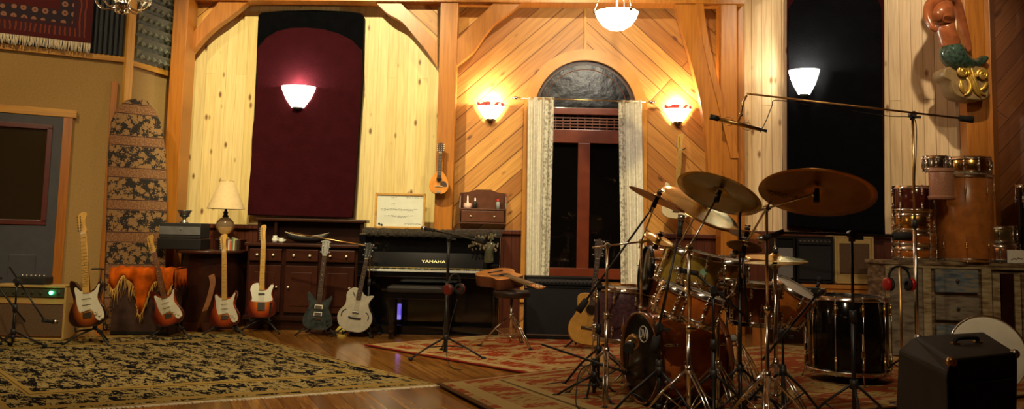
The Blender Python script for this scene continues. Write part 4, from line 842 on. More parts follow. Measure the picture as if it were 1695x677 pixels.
    for i in range(ns_):
        q = (i - 2.5) / 2.5; pz = pegs[i][1] if style in ('strat', 'tele') else pegs[i % len(pegs)][1]; px_ = pegs[5 - i][0] if style in ('strat', 'tele') else pegs[(i if i < 3 else i) % len(pegs)][0]
        b.tube([V(q * .026, f - .014, bz), V(q * .018, f - .0135, nut), V(px_, f - .010, pz)], .0006 * k, 4)
    b.build('strings', M_steel, T)
    def pu(z, w, h, m, tilt=0, nm='pickup'): return MB().box((0, 0, 0), (w * k, .010 * k, h * k), M=Matrix.Rotation(tilt, 3, 'Y'), bev=.003 * k).build(nm, m, T)
    if style == 'strat':
        g = [(-.02, .302), (-.05, .308), (-.085, .345), (-.10, .33), (-.092, .27), (-.085, .20), (-.065, .13), (-.04, .135), (.04, .13), (.055, .095), (.085, .045), (.125, .045), (.142, .075), (.128, .14), (.10, .20), (.092, .245), (.108, .305), (.118, .345), (.104, .345), (.078, .305), (.045, .285), (.02, .284)]
        MB().prism([V(x, f - .0025, z_) for x, z_ in crom(g, 3)], V(0, .0026, 0)).build('pickguard', guardm, T)
        for z_, ti in ((.245, 0), (.195, 0), (.145, -.18)): o = pu(z_, .078, .018, guardm, ti); o.location = V(0, f - .006, z_)
        MB().box(V(0, f - .005, .098), V(.075, .010, .045), bev=.003 * k).build('bridge', M_steel, T)
        for x, z_ in ((.075, .10), (.105, .085), (.125, .06)): MB().cyl(V(x, f - .002, z_), V(x, f - .016, z_), .011 * k, .009 * k, 12).build('knob', M_ivory, T)
        MB().tube([V(.03, f - .01, .095), V(.06, f - .02, .115), V(.10, f - .025, .11)], .0025 * k, 6).build('tremolo_arm', M_steel, T)
    elif style == 'tele':
        g = [(-.03, .33), (-.04, .365), (-.10, .35), (-.122, .30), (-.11, .25), (-.10, .20), (-.105, .175), (-.04, .168), (.045, .165), (.09, .17), (.118, .19), (.10, .24), (.11, .29), (.125, .335), (.108, .345), (.088, .335), (.065, .30), (.03, .285)]
        MB().prism([V(x, f - .0025, z_) for x, z_ in crom(g, 3)], V(0, .0026, 0)).build('pickguard', guardm, T)
        o = pu(.25, .07, .018, M_steel); o.location = V(0, f - .006, .25)
        MB().box(V(0, f - .004, .118), V(.08, .008, .085), bev=.002 * k).build('bridge', M_steel, T)
        MB().box(V(.10, f - .002, .10), V(.028, .004, .12), M=Matrix.Rotation(.05, 3, 'Y'), bev=.001).build('control_plate', M_chr, T)
        for z_ in (.075, .115): MB().cyl(V(.10, f - .004, z_), V(.10, f - .018, z_), .010 * k, n=12).build('knob', M_chr, T)
    elif style == 'prs':
        for z_ in (.165, .24):
            MB().box(V(0, f - .004, z_), V(.085, .008, .042), bev=.003 * k).build('pickup_ring', M_ivory, T); o = pu(z_, .07, .032, M_steel); o.location = V(0, f - .009, z_)
        MB().box(V(0, f - .006, .115), V(.085, .010, .022), bev=.003 * k).build('bridge', M_chr, T)
        for x, z_ in ((.10, .10), (.11, .06)): MB().cyl(V(x, f - .002, z_), V(x, f - .016, z_), .011 * k, n=12).build('knob', M_blk, T)
    elif style == 't5':
        for sx in (-1, 1):
            b = MB(); b.tube([V(sx * x, f - .001, z_) for x, z_ in crom([(.11, .235), (.14, .215), (.155, .18), (.15, .15)], 4, False)], [k * r_ for r_ in ([.002] + [.006] * 11 + [.002])], 6); b.build('sound_slot', M_blk, T)
        MB().prism([V(x, f - .009, z_) for x, z_ in ((-.075, .165), (-.03, .158), (.03, .158), (.075, .165), (.07, .145), (.03, .138), (-.03, .138), (-.07, .145))], V(0, .009, 0)).build('bridge', M_blk, T)
        o = pu(.215, .075, .022, M_steel); o.location = V(0, f - .006, .215)
        for i in range(3): MB().cyl(V(-.07 + .012 * i, f - .002, .43 - .016 * i), V(-.07 + .012 * i, f - .01, .43 - .016 * i), .006 * k, n=10).build('knob', M_blk, T)
    elif style in ('dread', 'mando'):
        hz2, hr = (.335, .052) if style == 'dread' else (.185, .032)
        MB().cyl(V(0, f + .001, hz2), V(0, f - .0015, hz2), hr * k, n=28).build('sound_hole', mat('hole_black', (.004, .003, .003), .9), T)
        MB().tube([V((hr + .008) * math.cos(a * PI / 14), f - .0005, hz2 + (hr + .008) * math.sin(a * PI / 14)) for a in range(28)], .003 * k, 5, closed=True).build('rosette', M_rose, T)
        if style == 'dread':
            g = [(.045, .33), (.052, .36), (.075, .37), (.10, .33), (.115, .28), (.10, .235), (.06, .255), (.035, .295)]
            MB().prism([V(x, f - .0015, z_) for x, z_ in crom(g, 3)], V(0, .0016, 0)).build('pickguard', M_rose, T)
            MB().box(V(0, f - .005, bz), V(.16, .010, .028), bev=.004 * k).build('bridge', M_rose, T); MB().box(V(0, f - .011, bz + .004), V(.075, .004, .003)).build('saddle', M_ivory, T)
        else:
            g = [(.02, .15), (.06, .17), (.10, .14), (.105, .10), (.06, .095), (.02, .11)]
            MB().prism([V(x, f - .0015, z_) for x, z_ in crom(g, 3)], V(0, .0016, 0)).build('pickguard', M_rose, T)
            MB().box(V(0, f - .006, bz), V(.10, .012, .01), bev=.002).build('bridge', M_ivory, T); MB().box(V(0, f - .003, .02), V(.05, .01, .03), bev=.002).build('tailpiece', M_steel, T)
    return T
def gstand(label, loc, h=.42, rotz=0, neckh=None, rest=.11):
    T = thing('guitar_stand', label, 'guitar stand', loc, (0, 0, rotz))
    b = MB(); b.cyl((0, .09, .16), (0, .13, h), .010, n=10); b.sphere((0, .09, .16), .022, 10); b.build('upright', M_blkp, T)
    for a in (-2.5, -.64, 1.57):
        b = MB(); e = Vector((.26 * math.cos(a), .09 + .26 * math.sin(a), .012)); b.tube([(0, .09, .15), (e.x * .5, .09 + (e.y - .09) * .5, .09), e], .009, 8); lg = b.build('leg', M_blkp, T)
        MB().sphere(e, .014, 8, sc=(1, 1, .8)).build('rubber_foot', M_rub, lg)
    for sx in (-1, 1):
        b = MB(); b.tube([(0, .08, .14), (sx * .10, .02, rest - .01), (sx * .10, -.06, rest - .012), (sx * .10, -.075, rest + .025)], .008, 8); b.build('cradle_arm', M_rub, T)
    if neckh:
        b = MB(); b.cyl((0, .13, h), (0, .14, neckh), .008, n=8); b.build('neck_post', M_blkp, T)
        b = MB(); b.tube([(-.045, .05, neckh), (-.04, .10, neckh), (0, .14, neckh), (.04, .10, neckh), (.045, .05, neckh)], .008, 8); b.build('neck_yoke', M_rub, T)
    return T
def gplace(pxb, pyb, pxt, pyt, D, lean):
    """base point and roll so the guitar's axis follows the two image points"""
    p = at(pxb, pyb, D); q = at(pxt, pyt, D + .98 * math.sin(lean)); d = q - p
    return p, (-lean, math.atan2(d.x, d.z), 0), d.length
def put(style, label, pxb, pyb, pxt, pyt, D, lean, L, **kw):
    p, rot, dl = gplace(pxb, pyb, pxt, pyt, D, lean); s = max(.9, min(1.1, dl / L)); p.z = max(p.z, 0.012)
    return guitar({'strat': 'electric_guitar', 'tele': 'electric_guitar', 'prs': 'electric_guitar', 't5': 'hollow_body_guitar', 'dread': 'acoustic_guitar'}[style], label, style, p, rot, s, **kw)
g1 = put('strat', 'sunburst electric guitar with pale maple neck on the stand beside the tweed amplifier', 148, 541, 138, 352, 8.0, .10, .98, bodym=SB)
gstand('tall black tripod guitar stand beside the tweed amplifier', (g1.location.x, 8.02, 0), h=.5, neckh=.68, rest=g1.location.z - .03)
g2 = put('strat', 'sunburst electric guitar with dark fingerboard leaning against the shawl-draped trunk', 284, 538, 250, 390, 8.58, .10, .98, bodym=SB2, neckm=mat('dark_neck', (.20, .075, .03), .35), headm=M_maple)
gstand('low black guitar stand in front of the shawl-draped trunk', (g2.location.x, 8.60, 0), h=.32, rest=g2.location.z - .02)
g3 = put('strat', 'sunburst electric guitar with maple neck in front of the half-round desk', 373, 541, 372, 388, 8.95, .10, .98, bodym=SB2)
gstand('low black guitar stand in front of the half-round desk', (g3.location.x, 8.97, 0), h=.32, rest=g3.location.z - .02)
# strap of that guitar, hanging down its left side to the floor
b = MB(); pp = crom([at(350, 455, 8.93), at(352, 470, 8.88), at(346, 495, 8.85), at(337, 520, 8.83), G(330, 545, .02) * 1, G(345, 545, .012), G(365, 546, .012), G(385, 546, .012)], 5, False)
c0 = pp[0].copy(); rings = []
for i, q in enumerate(pp):
    w2 = Vector((.028, 0, .012)) if i < 20 else Vector((0, .028, 0)); q = q - c0; n_ = Vector((0, -.002, .002)); rings.append([q - w2, q + w2, q + w2 + n_, q - w2 + n_])
o = b.ringsurf(rings, closed=True, smooth=False).build('guitar_strap', mat('tan_leather', (.22, .085, .03), .5, var=.2)); o.location = c0; tag(o, 'brown leather guitar strap hanging to the floor left of the maple-neck guitar', 'strap')
g4 = put('tele', 'single-cutaway sunburst electric guitar with white pickguard in front of the sideboard', 433, 526, 438, 372, 9.25, .08, .985, bodym=SB2, guardm=M_pickw)
gstand('low black guitar stand in front of the left end of the sideboard', (g4.location.x, 9.24, 0), h=.34, rest=g4.location.z - .02)
g5 = put('prs', 'dark smoky green double-cutaway electric guitar in front of the sideboard', 524, 546, 541, 397, 9.1, .10, .95, bodym=M_prs, neckm=M_rose, headm=mat('grey_head', (.30, .30, .28), .25))
gstand('low black guitar stand behind the smoky green guitar', (g5.location.x, 9.14, 0), h=.32, rest=.05)
g6 = put('t5', 'silver-white thin hollow-body guitar with curved sound slots left of the piano', 583, 549, 613, 402, 9.05, .10, 1.02, bodym=M_t5, neckm=M_rose, headm=M_blk, sidem=mat('t5_side', (.3, .2, .1), .3))
gstand('low black guitar stand behind the silver-white guitar', (g6.location.x, 9.12, 0), h=.32, rest=.045)
p = G(569, 548); T = thing('polishing_cloth', 'small yellow cloth lying at the foot of the silver-white guitar', 'cloth', (p.x, p.y - .12, 0)); b = MB(); b.prism([(-.06, -.03, .002), (.0, -.06, .002), (.06, -.01, .01), (.02, .05, .03), (-.04, .04, .035)], (0, 0, .03), bev=.008); b.build('folded_cloth', mat('yellow_cloth', (.62, .46, .08), .8), T)
g7 = put('dread', 'amber acoustic guitar on the floor beside the speaker cabinet, behind the drum kit', 971, 571, 992, 396, 8.5, .14, 1.03, bodym=M_spr, neckm=M_rose, headm=M_rose, sidem=mat('rosewood_side', (.12, .04, .02), .3))
gstand('low black guitar stand under the amber acoustic guitar', (g7.location.x, 8.6, 0), h=.32, rest=.06)
# mandolin and cream guitar on the wall
p = at(726, 321, 9.86); q = at(730, 236, 9.86); s_ = (q - p).length / .68
T = guitar('mandolin', 'small teardrop-bodied mandolin hanging on the timber post left of the window wall', 'mando', p, (-.03, math.atan2((q - p).x, (q - p).z), 0), s_, bodym=M_oran, neckm=M_rose, sidem=M_rose, cat='mandolin')
T = thing('wall_hook', 'small wooden instrument hook on the timber post holding the mandolin', 'hook', at(730, 246, 9.94)); b = MB(); b.box((0, .03, 0), (.05, .02, .07), bev=.005); b.tube([(-.03, -.09, .01), (-.03, .0, 0), (0, .03, 0), (.03, .0, 0), (.03, -.09, .01)], .006, 8); b.build('hook_arm', M_blkp, T)
p = at(1117, 362, 10.02); q = at(1127, 222, 10.02)
guitar('electric_guitar', 'cream-bodied electric guitar hanging on the cedar wall right of the window, behind the cymbals', 'strat', p, (0, math.atan2((q - p).x, (q - p).z), 0), (q - p).length / .98, bodym=M_cream, neckm=M_maple, headm=M_maple)
T = thing('wall_hook', 'small instrument hook on the cedar wall holding the cream guitar', 'hook', at(1126, 248, 10.2)); b = MB(); b.box((0, .03, 0), (.05, .02, .07), bev=.005); b.tube([(-.03, -.19, .01), (-.03, -.08, 0), (0, .03, 0), (.03, -.08, 0), (.03, -.19, .01)], .006, 8); b.build('hook_arm', M_blkp, T)
# acoustic lying on the throne
P0 = at(808, 455, 8.85); P1 = at(899, 486, 7.98); zax = (P1 - P0).normalized(); nrm = Vector((-.02, -.27, 1)); yax = -(nrm - zax * nrm.dot(zax)).normalized(); xax = yax.cross(zax)
Rm = Matrix((xax, yax, zax)).transposed()
guitar('acoustic_guitar', 'orange-topped acoustic guitar lying flat across the drum throne', 'dread', P0, s=(P1 - P0).length / 1.03, bodym=M_oran, neckm=mat('pale_neck', (.38, .26, .13), .4), headm=M_oran, sidem=mat('rosewood_side', (.12, .04, .02), .3), quat=Rm.to_quaternion())
# ------------------------------------------------------------------ rugs
def rugmat(name, ground, fig, fig2, stripe, asp, border=0.16, scale=9.0, edge=None, thr=0.90):
    m = bpy.data.materials.new(name); t, ns, ls, bs = nt(m)
    tc = node(ns, 'ShaderNodeTexCoord'); mp = node(ns, 'ShaderNodeMapping'); mp.inputs['Scale'].default_value = (asp, 1, 1); ls.new(tc.outputs['UV'], mp.inputs['Vector'])
    v = mp.outputs[0]; sp = node(ns, 'ShaderNodeSeparateXYZ'); ls.new(v, sp.inputs[0]); x, y = sp.outputs[0], sp.outputs[1]
    d = mth(ns, ls, 'MINIMUM', mth(ns, ls, 'MINIMUM', x, mth(ns, ls, 'SUBTRACT', asp, x)), mth(ns, ls, 'MINIMUM', y, mth(ns, ls, 'SUBTRACT', 1.0, y)))
    no = node(ns, 'ShaderNodeTexNoise', Scale=scale, Detail=3.0, Distortion=1.4); ls.new(v, no.inputs['Vector'])
    vo = node(ns, 'ShaderNodeTexVoronoi', Scale=scale * 1.3); ls.new(mixc(ns, ls, 0.12, v, no.outputs['Color']), vo.inputs['Vector'])
    nz = node(ns, 'ShaderNodeTexNoise', Scale=scale * 6, Detail=2.0); ls.new(v, nz.inputs['Vector'])
    f1_ = mth(ns, ls, 'GREATER_THAN', mth(ns, ls, 'ADD', mth(ns, ls, 'MULTIPLY', vo.outputs['Distance'], 0.9), mth(ns, ls, 'MULTIPLY', nz.outputs['Fac'], 0.9)), thr)
    f2_ = mth(ns, ls, 'LESS_THAN', mth(ns, ls, 'ADD', vo.outputs['Distance'], mth(ns, ls, 'MULTIPLY', nz.outputs['Fac'], .3)), 0.26)
    gcol = (0, 0, 0)
    n3 = node(ns, 'ShaderNodeTexNoise', Scale=2.5); ls.new(v, n3.inputs['Vector'])
    gcol = mixc(ns, ls, n3.outputs['Fac'], tuple(c * 1.25 for c in ground), tuple(c * .7 for c in ground)); col = mixc(ns, ls, f2_, gcol, fig2); col = mixc(ns, ls, f1_, col, fig)
    for c0, hw, cc in ((border, 0.018, stripe), (border - 0.005, 0.003, tuple(c * .3 for c in stripe)), (0.035, 0.013, stripe), (0.003, 0.006, edge or stripe)):
        k = mth(ns, ls, 'LESS_THAN', mth(ns, ls, 'ABSOLUTE', mth(ns, ls, 'SUBTRACT', d, c0)), hw); col = mixc(ns, ls, k, col, cc)
    ls.new(col, bs.inputs['Base Color']); bs.inputs['Roughness'].default_value = 0.95; bs.inputs['Specular IOR Level'].default_value = 0.05
    bp = node(ns, 'ShaderNodeBump', Strength=0.5, Distance=0.004); ls.new(nz.outputs['Fac'], bp.inputs['Height']); ls.new(bp.outputs['Normal'], bs.inputs['Normal']); MATS[name] = m; return m
def rug(label, corners, z, m, fringe=None, group=None, mats=None, wav=0.0):
    """corners in order (u0v0),(u1v0),(u1v1),(u0v1) on the floor"""
    c = sum(corners, Vector()) / 4; q = [p - c for p in corners]; N = 24; t = 0.008
    T = thing('rug', label, 'rug', (c.x, c.y, 0))
    def B(u, v, zz): p = (q[0] * (1 - u) + q[1] * u) * (1 - v) + (q[3] * (1 - u) + q[2] * u) * v; return (p.x, p.y, zz + wav * (math.sin(u * 40) * .5 + .5))
    b = MB(); vs = []; fs = []; uvs = []
    for j in range(N + 1):
        for i in range(N + 1): vs.append(B(i / N, j / N, z + t)); uvs.append((i / N, j / N))
    for j in range(N):
        for i in range(N): a = j * (N + 1) + i; fs.append((a, a + 1, a + N + 2, a + N + 1))
    top = len(vs)
    per = [(i / N, 0) for i in range(N)] + [(1, i / N) for i in range(N)] + [(1 - i / N, 1) for i in range(N)] + [(0, 1 - i / N) for i in range(N)]
    for u, v in per: vs.append(B(u, v, z + t)); uvs.append((u, v))
    for u, v in per: vs.append(B(u, v, z)); uvs.append((u, v))
    n = len(per)
    for i in range(n): k = (i + 1) % n; fs.append((top + i, top + k, top + n + k, top + n + i))
    b.add(vs, fs); o = b.build('rug_pile', m, T, fix=False)
    ul = o.data.uv_layers.new(name='UVMap')
    for l in o.data.loops: ul.data[l.index].uv = uvs[l.vertex_index]
    if fringe:
        b = MB(); r = random.Random(5); n = 260; e = (q[1] - q[0]); nv = (q[0] - q[3]).normalized()
        for i in range(n):
            s = (i + .5) / n; p = q[0] + e * s; L = 0.035 + r.uniform(0, .02)
            w2 = e.normalized() * (e.length / n * .45); p0 = Vector((p.x, p.y, z + .006)); p1 = p0 + nv * L + e.normalized() * r.uniform(-.008, .008); p1.z = z + .001
            b.add([p0 - w2, p0 + w2, p1 + w2 * .8, p1 - w2 * .8, p0 - w2 - Vector((0, 0, .005)), p0 + w2 - Vector((0, 0, .005)), p1 + w2 * .8 - Vector((0, 0, .0008)), p1 - w2 * .8 - Vector((0, 0, .0008))], [(0, 1, 2, 3), (4, 7, 6, 5), (0, 3, 7, 4), (1, 5, 6, 2), (0, 4, 5, 1), (3, 2, 6, 7)])
        f = b.build('fringe', mat('cream_fringe', (0.72, 0.66, 0.50), 0.9), T)
    return T
olive = rugmat('rug_olive', (0.34, 0.26, 0.10), (0.006, 0.006, 0.010), (0.42, 0.38, 0.25), (0.34, 0.23, 0.065), 1.75, border=0.17, scale=19.0, thr=.93)
A = G(722, 638); E = G(2, 688); Fr = G(385, 550); ev = (E - A)
fd = (Fr - A); rug('large olive and navy floral rug with a cream fringe on the left of the floor', [E, A, Fr, Fr + ev * 1.0], 0.0, olive, fringe=True)
redm = rugmat('rug_red', (0.32, 0.055, 0.018), (0.44, 0.30, 0.12), (0.20, 0.04, 0.015), (0.50, 0.38, 0.17), 1.9, border=0.14, scale=10.0, edge=(0.22, 0.02, 0.015))
rug('red and cream patterned rug under the drum throne and the tripod stand', [G(603, 573), G(1000, 643), G(1330, 585), G(880, 551)], 0.0082, redm)
tanm = rugmat('rug_tan', (0.32, 0.23, 0.085), (0.24, 0.06, 0.022), (0.07, 0.055, 0.03), (0.34, 0.25, 0.10), 1.5, border=0.12, scale=12.0, edge=(0.10, 0.05, 0.02))
rug('worn tan and red rug spread under the drum kit', [G(722, 640), G(905, 735), G(1900, 640), G(1290, 572)], 0.0172, tanm)
drk = rugmat('rug_dark', (0.09, 0.03, 0.02), (0.02, 0.012, 0.015), (0.14, 0.09, 0.05), (0.12, 0.06, 0.03), 5.0, border=0.2, scale=9.0)
p0 = G(500, 551); p1 = G(880, 549); rug('dark red runner under the bench, piano and sideboard', [p0, Vector((p1.x, p0.y, 0)), Vector((p1.x, p0.y + .22, 0)), Vector((p0.x, p0.y + .22, 0))], 0.0, drk)
# ------------------------------------------------------------------ drum hardware helpers
def basis(n, xr=None):
    z = Vector(n).normalized(); x = (xr or (MR @ Vector((1, 0, 0)))); x = (x - z * x.dot(z)).normalized(); y = z.cross(x)
    return Matrix((x, y, z)).transposed().to_quaternion()
def cymmat(name, c, rough=.25):
    if name in MATS: return MATS[name]
    m = bpy.data.materials.new(name); t, ns, ls, bs = nt(m); tc = node(ns, 'ShaderNodeTexCoord'); sp = node(ns, 'ShaderNodeSeparateXYZ'); ls.new(tc.outputs['Object'], sp.inputs[0])
    rr = mth(ns, ls, 'SQRT', mth(ns, ls, 'ADD', mth(ns, ls, 'POWER', sp.outputs[0], 2.0), mth(ns, ls, 'POWER', sp.outputs[1], 2.0)))
    s = mth(ns, ls, 'SINE', mth(ns, ls, 'MULTIPLY', rr, 900.0)); no = node(ns, 'ShaderNodeTexNoise', Scale=9.0, Detail=4.0); ls.new(tc.outputs['Object'], no.inputs['Vector'])
    col = mixc(ns, ls, no.outputs['Fac'], tuple(v * .6 for v in c), tuple(min(1, v * 1.25) for v in c)); ls.new(col, bs.inputs['Base Color'])
    bs.inputs['Metallic'].default_value = 1; bs.inputs['Roughness'].default_value = rough
    bp = node(ns, 'ShaderNodeBump', Strength=.25, Distance=.001); ls.new(s, bp.inputs['Height']); ls.new(bp.outputs['Normal'], bs.inputs['Normal']); MATS[name] = m; return m
CYB = cymmat('cymbal_bronze', (.62, .40, .13)); CYG = cymmat('cymbal_bright', (.85, .62, .22), .2); CYD = cymmat('cymbal_dark', (.48, .26, .09), .3); CYO = cymmat('cymbal_olive', (.50, .38, .13), .25)
def cymbal(label, c, n, R, m, text=None, lathed=1.0, washer=True):
    T = thing('cymbal', label, 'cymbal', c, quat=basis(n)); h = R * .10
    top = [(.006, h + .018), (R * .07, h + .017), (R * .15, h + .006), (R * .19, h * .92), (R * .35, h * .80), (R * .6, h * .52), (R * .85, h * .17), (R, 0)]
    b = MB(); b.lathe(top + [(R, -.0015)] + [(r_, z_ - .0016) for r_, z_ in top[-2::-1]] + [top[0]], n=56); b.build('plate', m, T)
    if washer:
        MB().lathe([(.004, h + .018), (.018, h + .019), (.018, h + .032), (.004, h + .033)], n=14).build('felt_washer', M_rub, T)
        b = MB(); b.cyl((0, 0, h + .033), (0, 0, h + .05), .008, n=10); b.box((0, 0, h + .045), (.035, .006, .012), bev=.002); b.build('wing_nut', M_chr, T)
    MB().cyl((0, 0, h * .85), (0, 0, h * .85 - .075), .013, .017, 12).build('cymbal_sleeve', M_rub, T)
    if text: text_mesh('maker_lettering', text, R * .26, M_blk, T, (-R * .50, R * .34, h * .40 - .007), (PI + .05, .0, -.12), ext=.0006, shear=.3)
    return T
def drum(name, label, c, n, R, L, shell, lugs=8, hoop=None, headm=None, rods=True, lugm=None, legs=False, cat='drum', hw=.022, group=None, long_lug=False, bottom_head=True, wood_hoop=None, xr=None, floor_legs=3):
    """c = centre of the upper head, axis n points out of that head; body runs along -n"""
    T = thing(name, label, cat, c, quat=basis(n, xr), group=group); hoop = hoop or M_chr; lugm = lugm or M_chr
    headm = headm or mat('coated_head', (.55, .52, .44), .55)
    MB().lathe([(R * .985, -.006), (R, -.010), (R, -L + .010), (R * .985, -L + .006)], n=40).build('shell', shell, T)
    for z, s in ((0, 1), (-L, -1)):
        if s == -1 and not bottom_head: continue
        MB().lathe([(.001, z), (R * .97, z), (R * .995, z - s * .003), (R * .995, z - s * .006)], n=40).build('drum_head', headm, T)
        rr = R + .006
        if wood_hoop: prof = [(rr - .004, z + s * .012), (rr + .010, z + s * .012), (rr + .010, z - s * .030), (rr - .004, z - s * .030), (rr - .004, z + s * .012)]
        else: prof = [(rr - .006, z + s * .012), (rr + .002, z + s * .012), (rr + .001, z - s * .004), (rr + .006, z - s * .010), (rr + .006, z - s * hw * .8), (rr + .001, z - s * hw), (rr - .004, z - s * hw), (rr - .004, z + s * .01)]
        MB().lathe(prof, n=40).build('hoop', wood_hoop or hoop, T)
    for i in range(lugs):
        a = 2 * PI * (i + .5) / lugs; ca, sa = math.cos(a), math.sin(a)
        P = lambda r_, z_: (r_ * ca, r_ * sa, z_)
        ends = ((-.03, -L * .32), (-L + .03, -L + L * .32)) if L > .15 else ((-.02, -L + .02),)
        if long_lug: ends = ((-.05, -.05 - .07), (-L + .05, -L + .05 + .07))
        for z0, z1 in ends:
            zc = (z0 + z1) / 2 if L > .15 else -L / 2; hl = .022 if L > .15 else L * .28
            if long_lug: hl = .035
            b = MB(); b.cyl(P(R + .011, zc - hl), P(R + .011, zc + hl), .0105, n=8); b.sphere(P(R + .011, zc - hl), .0125, 8); b.sphere(P(R + .011, zc + hl), .0125, 8); b.cyl(P(R - .002, zc), P(R + .01, zc), .008, n=8)
            b.build('lug', lugm, T)
        for s, zz in ((1, 0), (-1, -L)):
            if s == -1 and not bottom_head: continue
            b = MB(); b.cyl(P(R + .011, zz + s * .016), P(R + .011, zz - s * L * .3), .0032, n=6); b.cyl(P(R + .011, zz + s * .008), P(R + .011, zz + s * .018), .006, n=6); b.build('tension_rod', M_chr, T)
    if legs:
        q = basis(n, xr).inverted(); down = q @ Vector((0, 0, -1))
        for i in range(floor_legs):
            a = 2 * PI * i / floor_legs + .5; ca, sa = math.cos(a), math.sin(a); zf = c[2]
            b = MB(); p0 = Vector(((R + .015) * ca, (R + .015) * sa, -L * .45)); p1 = Vector(((R + .015) * ca, (R + .015) * sa, -L * .95)); w0 = p1 + down * max(.05, (c[2] - L * .95) - .02)
            b.tube([p0, p1, Vector((w0.x + .03 * ca, w0.y + .03 * sa, w0.z + .0))], .005, 8); lg = b.build('leg', M_chr, T)
            MB().sphere((w0.x + .03 * ca, w0.y + .03 * sa, w0.z), .013, 8).build('rubber_foot', M_rub, lg)
            b = MB(); b.box(((R + .012) * ca, (R + .012) * sa, -L * .72), (.03, .03, .05), bev=.006); b.build('leg_bracket', M_chr, T)
    return T
def tripod(T, x, y, hub, spread, mt, foot=.018, double=True, a0=.5, r=.008, low=.10):
    for i in range(3):
        a = a0 + 2 * PI * i / 3; ca, sa = math.cos(a), math.sin(a); b = MB()
        for w_ in ((-.012, .012) if double else (0,)):
            ox, oy = -sa * w_, ca * w_
            b.tube([(ox + .018 * ca, oy + .018 * sa, hub), (ox + spread * .5 * ca, oy + spread * .5 * sa, hub * .62), (ox + spread * ca, oy + spread * sa, foot)], r * (.75 if double else 1), 6)
        lg = b.build('leg', mt, T); b = MB(); b.sphere((spread * ca, spread * sa, foot), .02, 8, sc=(1.2, 1.2, .85)); b.build('rubber_foot', M_rub, lg)
        b = MB(); b.tube([(.014 * ca, .014 * sa, low), (spread * .5 * ca, spread * .5 * sa, hub * .60)], .005, 6); b.build('brace', mt, T)
    b = MB(); b.cyl((0, 0, hub - .02), (0, 0, hub + .03), .022, n=12); b.build('leg_collar', mt if double else M_blkp, T); MB().cyl((0, 0, low - .015), (0, 0, low + .015), .018, n=12).build('brace_collar', mt if double else M_blkp, T)
def cymstand(label, px, D, zp, tip, a0=.5, spread=.30, tip2=None):
    x = at(px, 600, D).x; T = thing('cymbal_stand', label, 'cymbal stand', (x, D, 0)); O = Vector((x, D, 0)); tripod(T, x, D, .33, spread, M_chr, a0=a0)
    MB().cyl((0, 0, .06), (0, 0, zp * .55), .0125, n=12).build('lower_tube', M_chr, T); MB().cyl((0, 0, zp * .55), (0, 0, zp), .0095, n=12).build('upper_tube', M_chr, T)
    b = MB(); b.cyl((0, 0, zp * .55 - .02), (0, 0, zp * .55 + .02), .018, n=12); b.box((.025, 0, zp * .55), (.03, .008, .018), bev=.003); b.build('height_clamp', M_chr, T)
    b = MB(); b.sphere((0, 0, zp), .022, 10); b.cyl((0, -.03, zp), (0, .03, zp), .014, n=10); b.box((0, -.04, zp), (.03, .01, .014), bev=.003); b.build('tilter', M_chr, T)
    for tp in (tip, tip2):
        if tp is None: continue
        t_ = Vector(tp) - O; d = (t_ - Vector((0, 0, zp))); e = Vector((0, 0, zp)) - d.normalized() * .10
        b = MB(); b.cyl(e, t_ - d.normalized() * .02, .0065, n=10); b.sphere(t_ - d.normalized() * .02, .014, 8); b.cyl(t_ - d.normalized() * .02, t_ + Vector((0, 0, .02)), .005, n=8); b.build('boom_arm', M_chr, T)
    return T
def micstand(name, label, px, D, zp, tips, a0=.5, spread=.33, mt=None, mic='dynamic', weight=True, tubem=None, hub=.30, cat='microphone stand', base_x=None, r=.009):
    mt = mt or M_blk; x = at(px, 600, D).x if base_x is None else base_x; T = thing(name, label, cat, (x, D, 0)); O = Vector((x, D, 0)); tripod(T, x, D, hub, spread, M_blk, double=False, a0=a0)
    MB().cyl((0, 0, .05), (0, 0, zp * .6), r * 1.3, n=12).build('lower_tube', mt, T); MB().cyl((0, 0, zp * .6), (0, 0, zp), r * .9, n=12).build('upper_tube', tubem or mt, T)
    MB().cyl((0, 0, zp * .6 - .035), (0, 0, zp * .6 + .03), .019, n=12).build('height_clutch', M_blkp, T)
    if tips:
        a, b_ = Vector(tips[0]) - O, Vector(tips[1]) - O
        b = MB(); b.cyl((0, 0, zp - .04), (0, 0, zp + .01), .018, n=12); b.cyl((0, -.03, zp), (0, .03, zp), .022, n=14); b.box((.04, 0, zp - .02), (.05, .012, .02), bev=.004); b.build('boom_clutch', M_blkp, T)
        b = MB(); b.cyl(a, b_, .0075, n=10); b.build('boom_arm', tubem or mt, T)
        if weight: d = (b_ - a).normalized(); MB().cyl(b_ - d * .02, b_ + d * .08, .022, .026, 14).build('counterweight', M_rub, T)
    return T, O
def mic(label, tip, dirv, L=.17, m=None, grille=None, r=.022, name='microphone'):
    T = thing(name, label, 'microphone', tip); d = Vector(dirv).normalized(); m = m or M_blkp
    MB().cyl((0, 0, 0), d * L * .65, r * .55, r * .8, 12).build('mic_body', m, T); MB().cyl(d * L * .65, d * L * .95, r, r, 14).build('mic_grille', grille or M_steel, T)
    MB().cyl(-d * .02, d * .03, r * .7, n=10).build('mic_clip', M_rub, T); return T
WD1 = mat('amber_lacquer', (.42, .11, .02), .14, var=.45, scale=6, coat=1); WD2 = mat('orange_lacquer', (.42, .13, .02), .16, var=.35, scale=8, coat=1); WD3 = mat('olive_gold_lacquer', (.38, .27, .05), .15, var=.4, scale=8, coat=1); WD4 = mat('red_brown_lacquer', (.20, .045, .015), .15, var=.4, scale=7, coat=1)
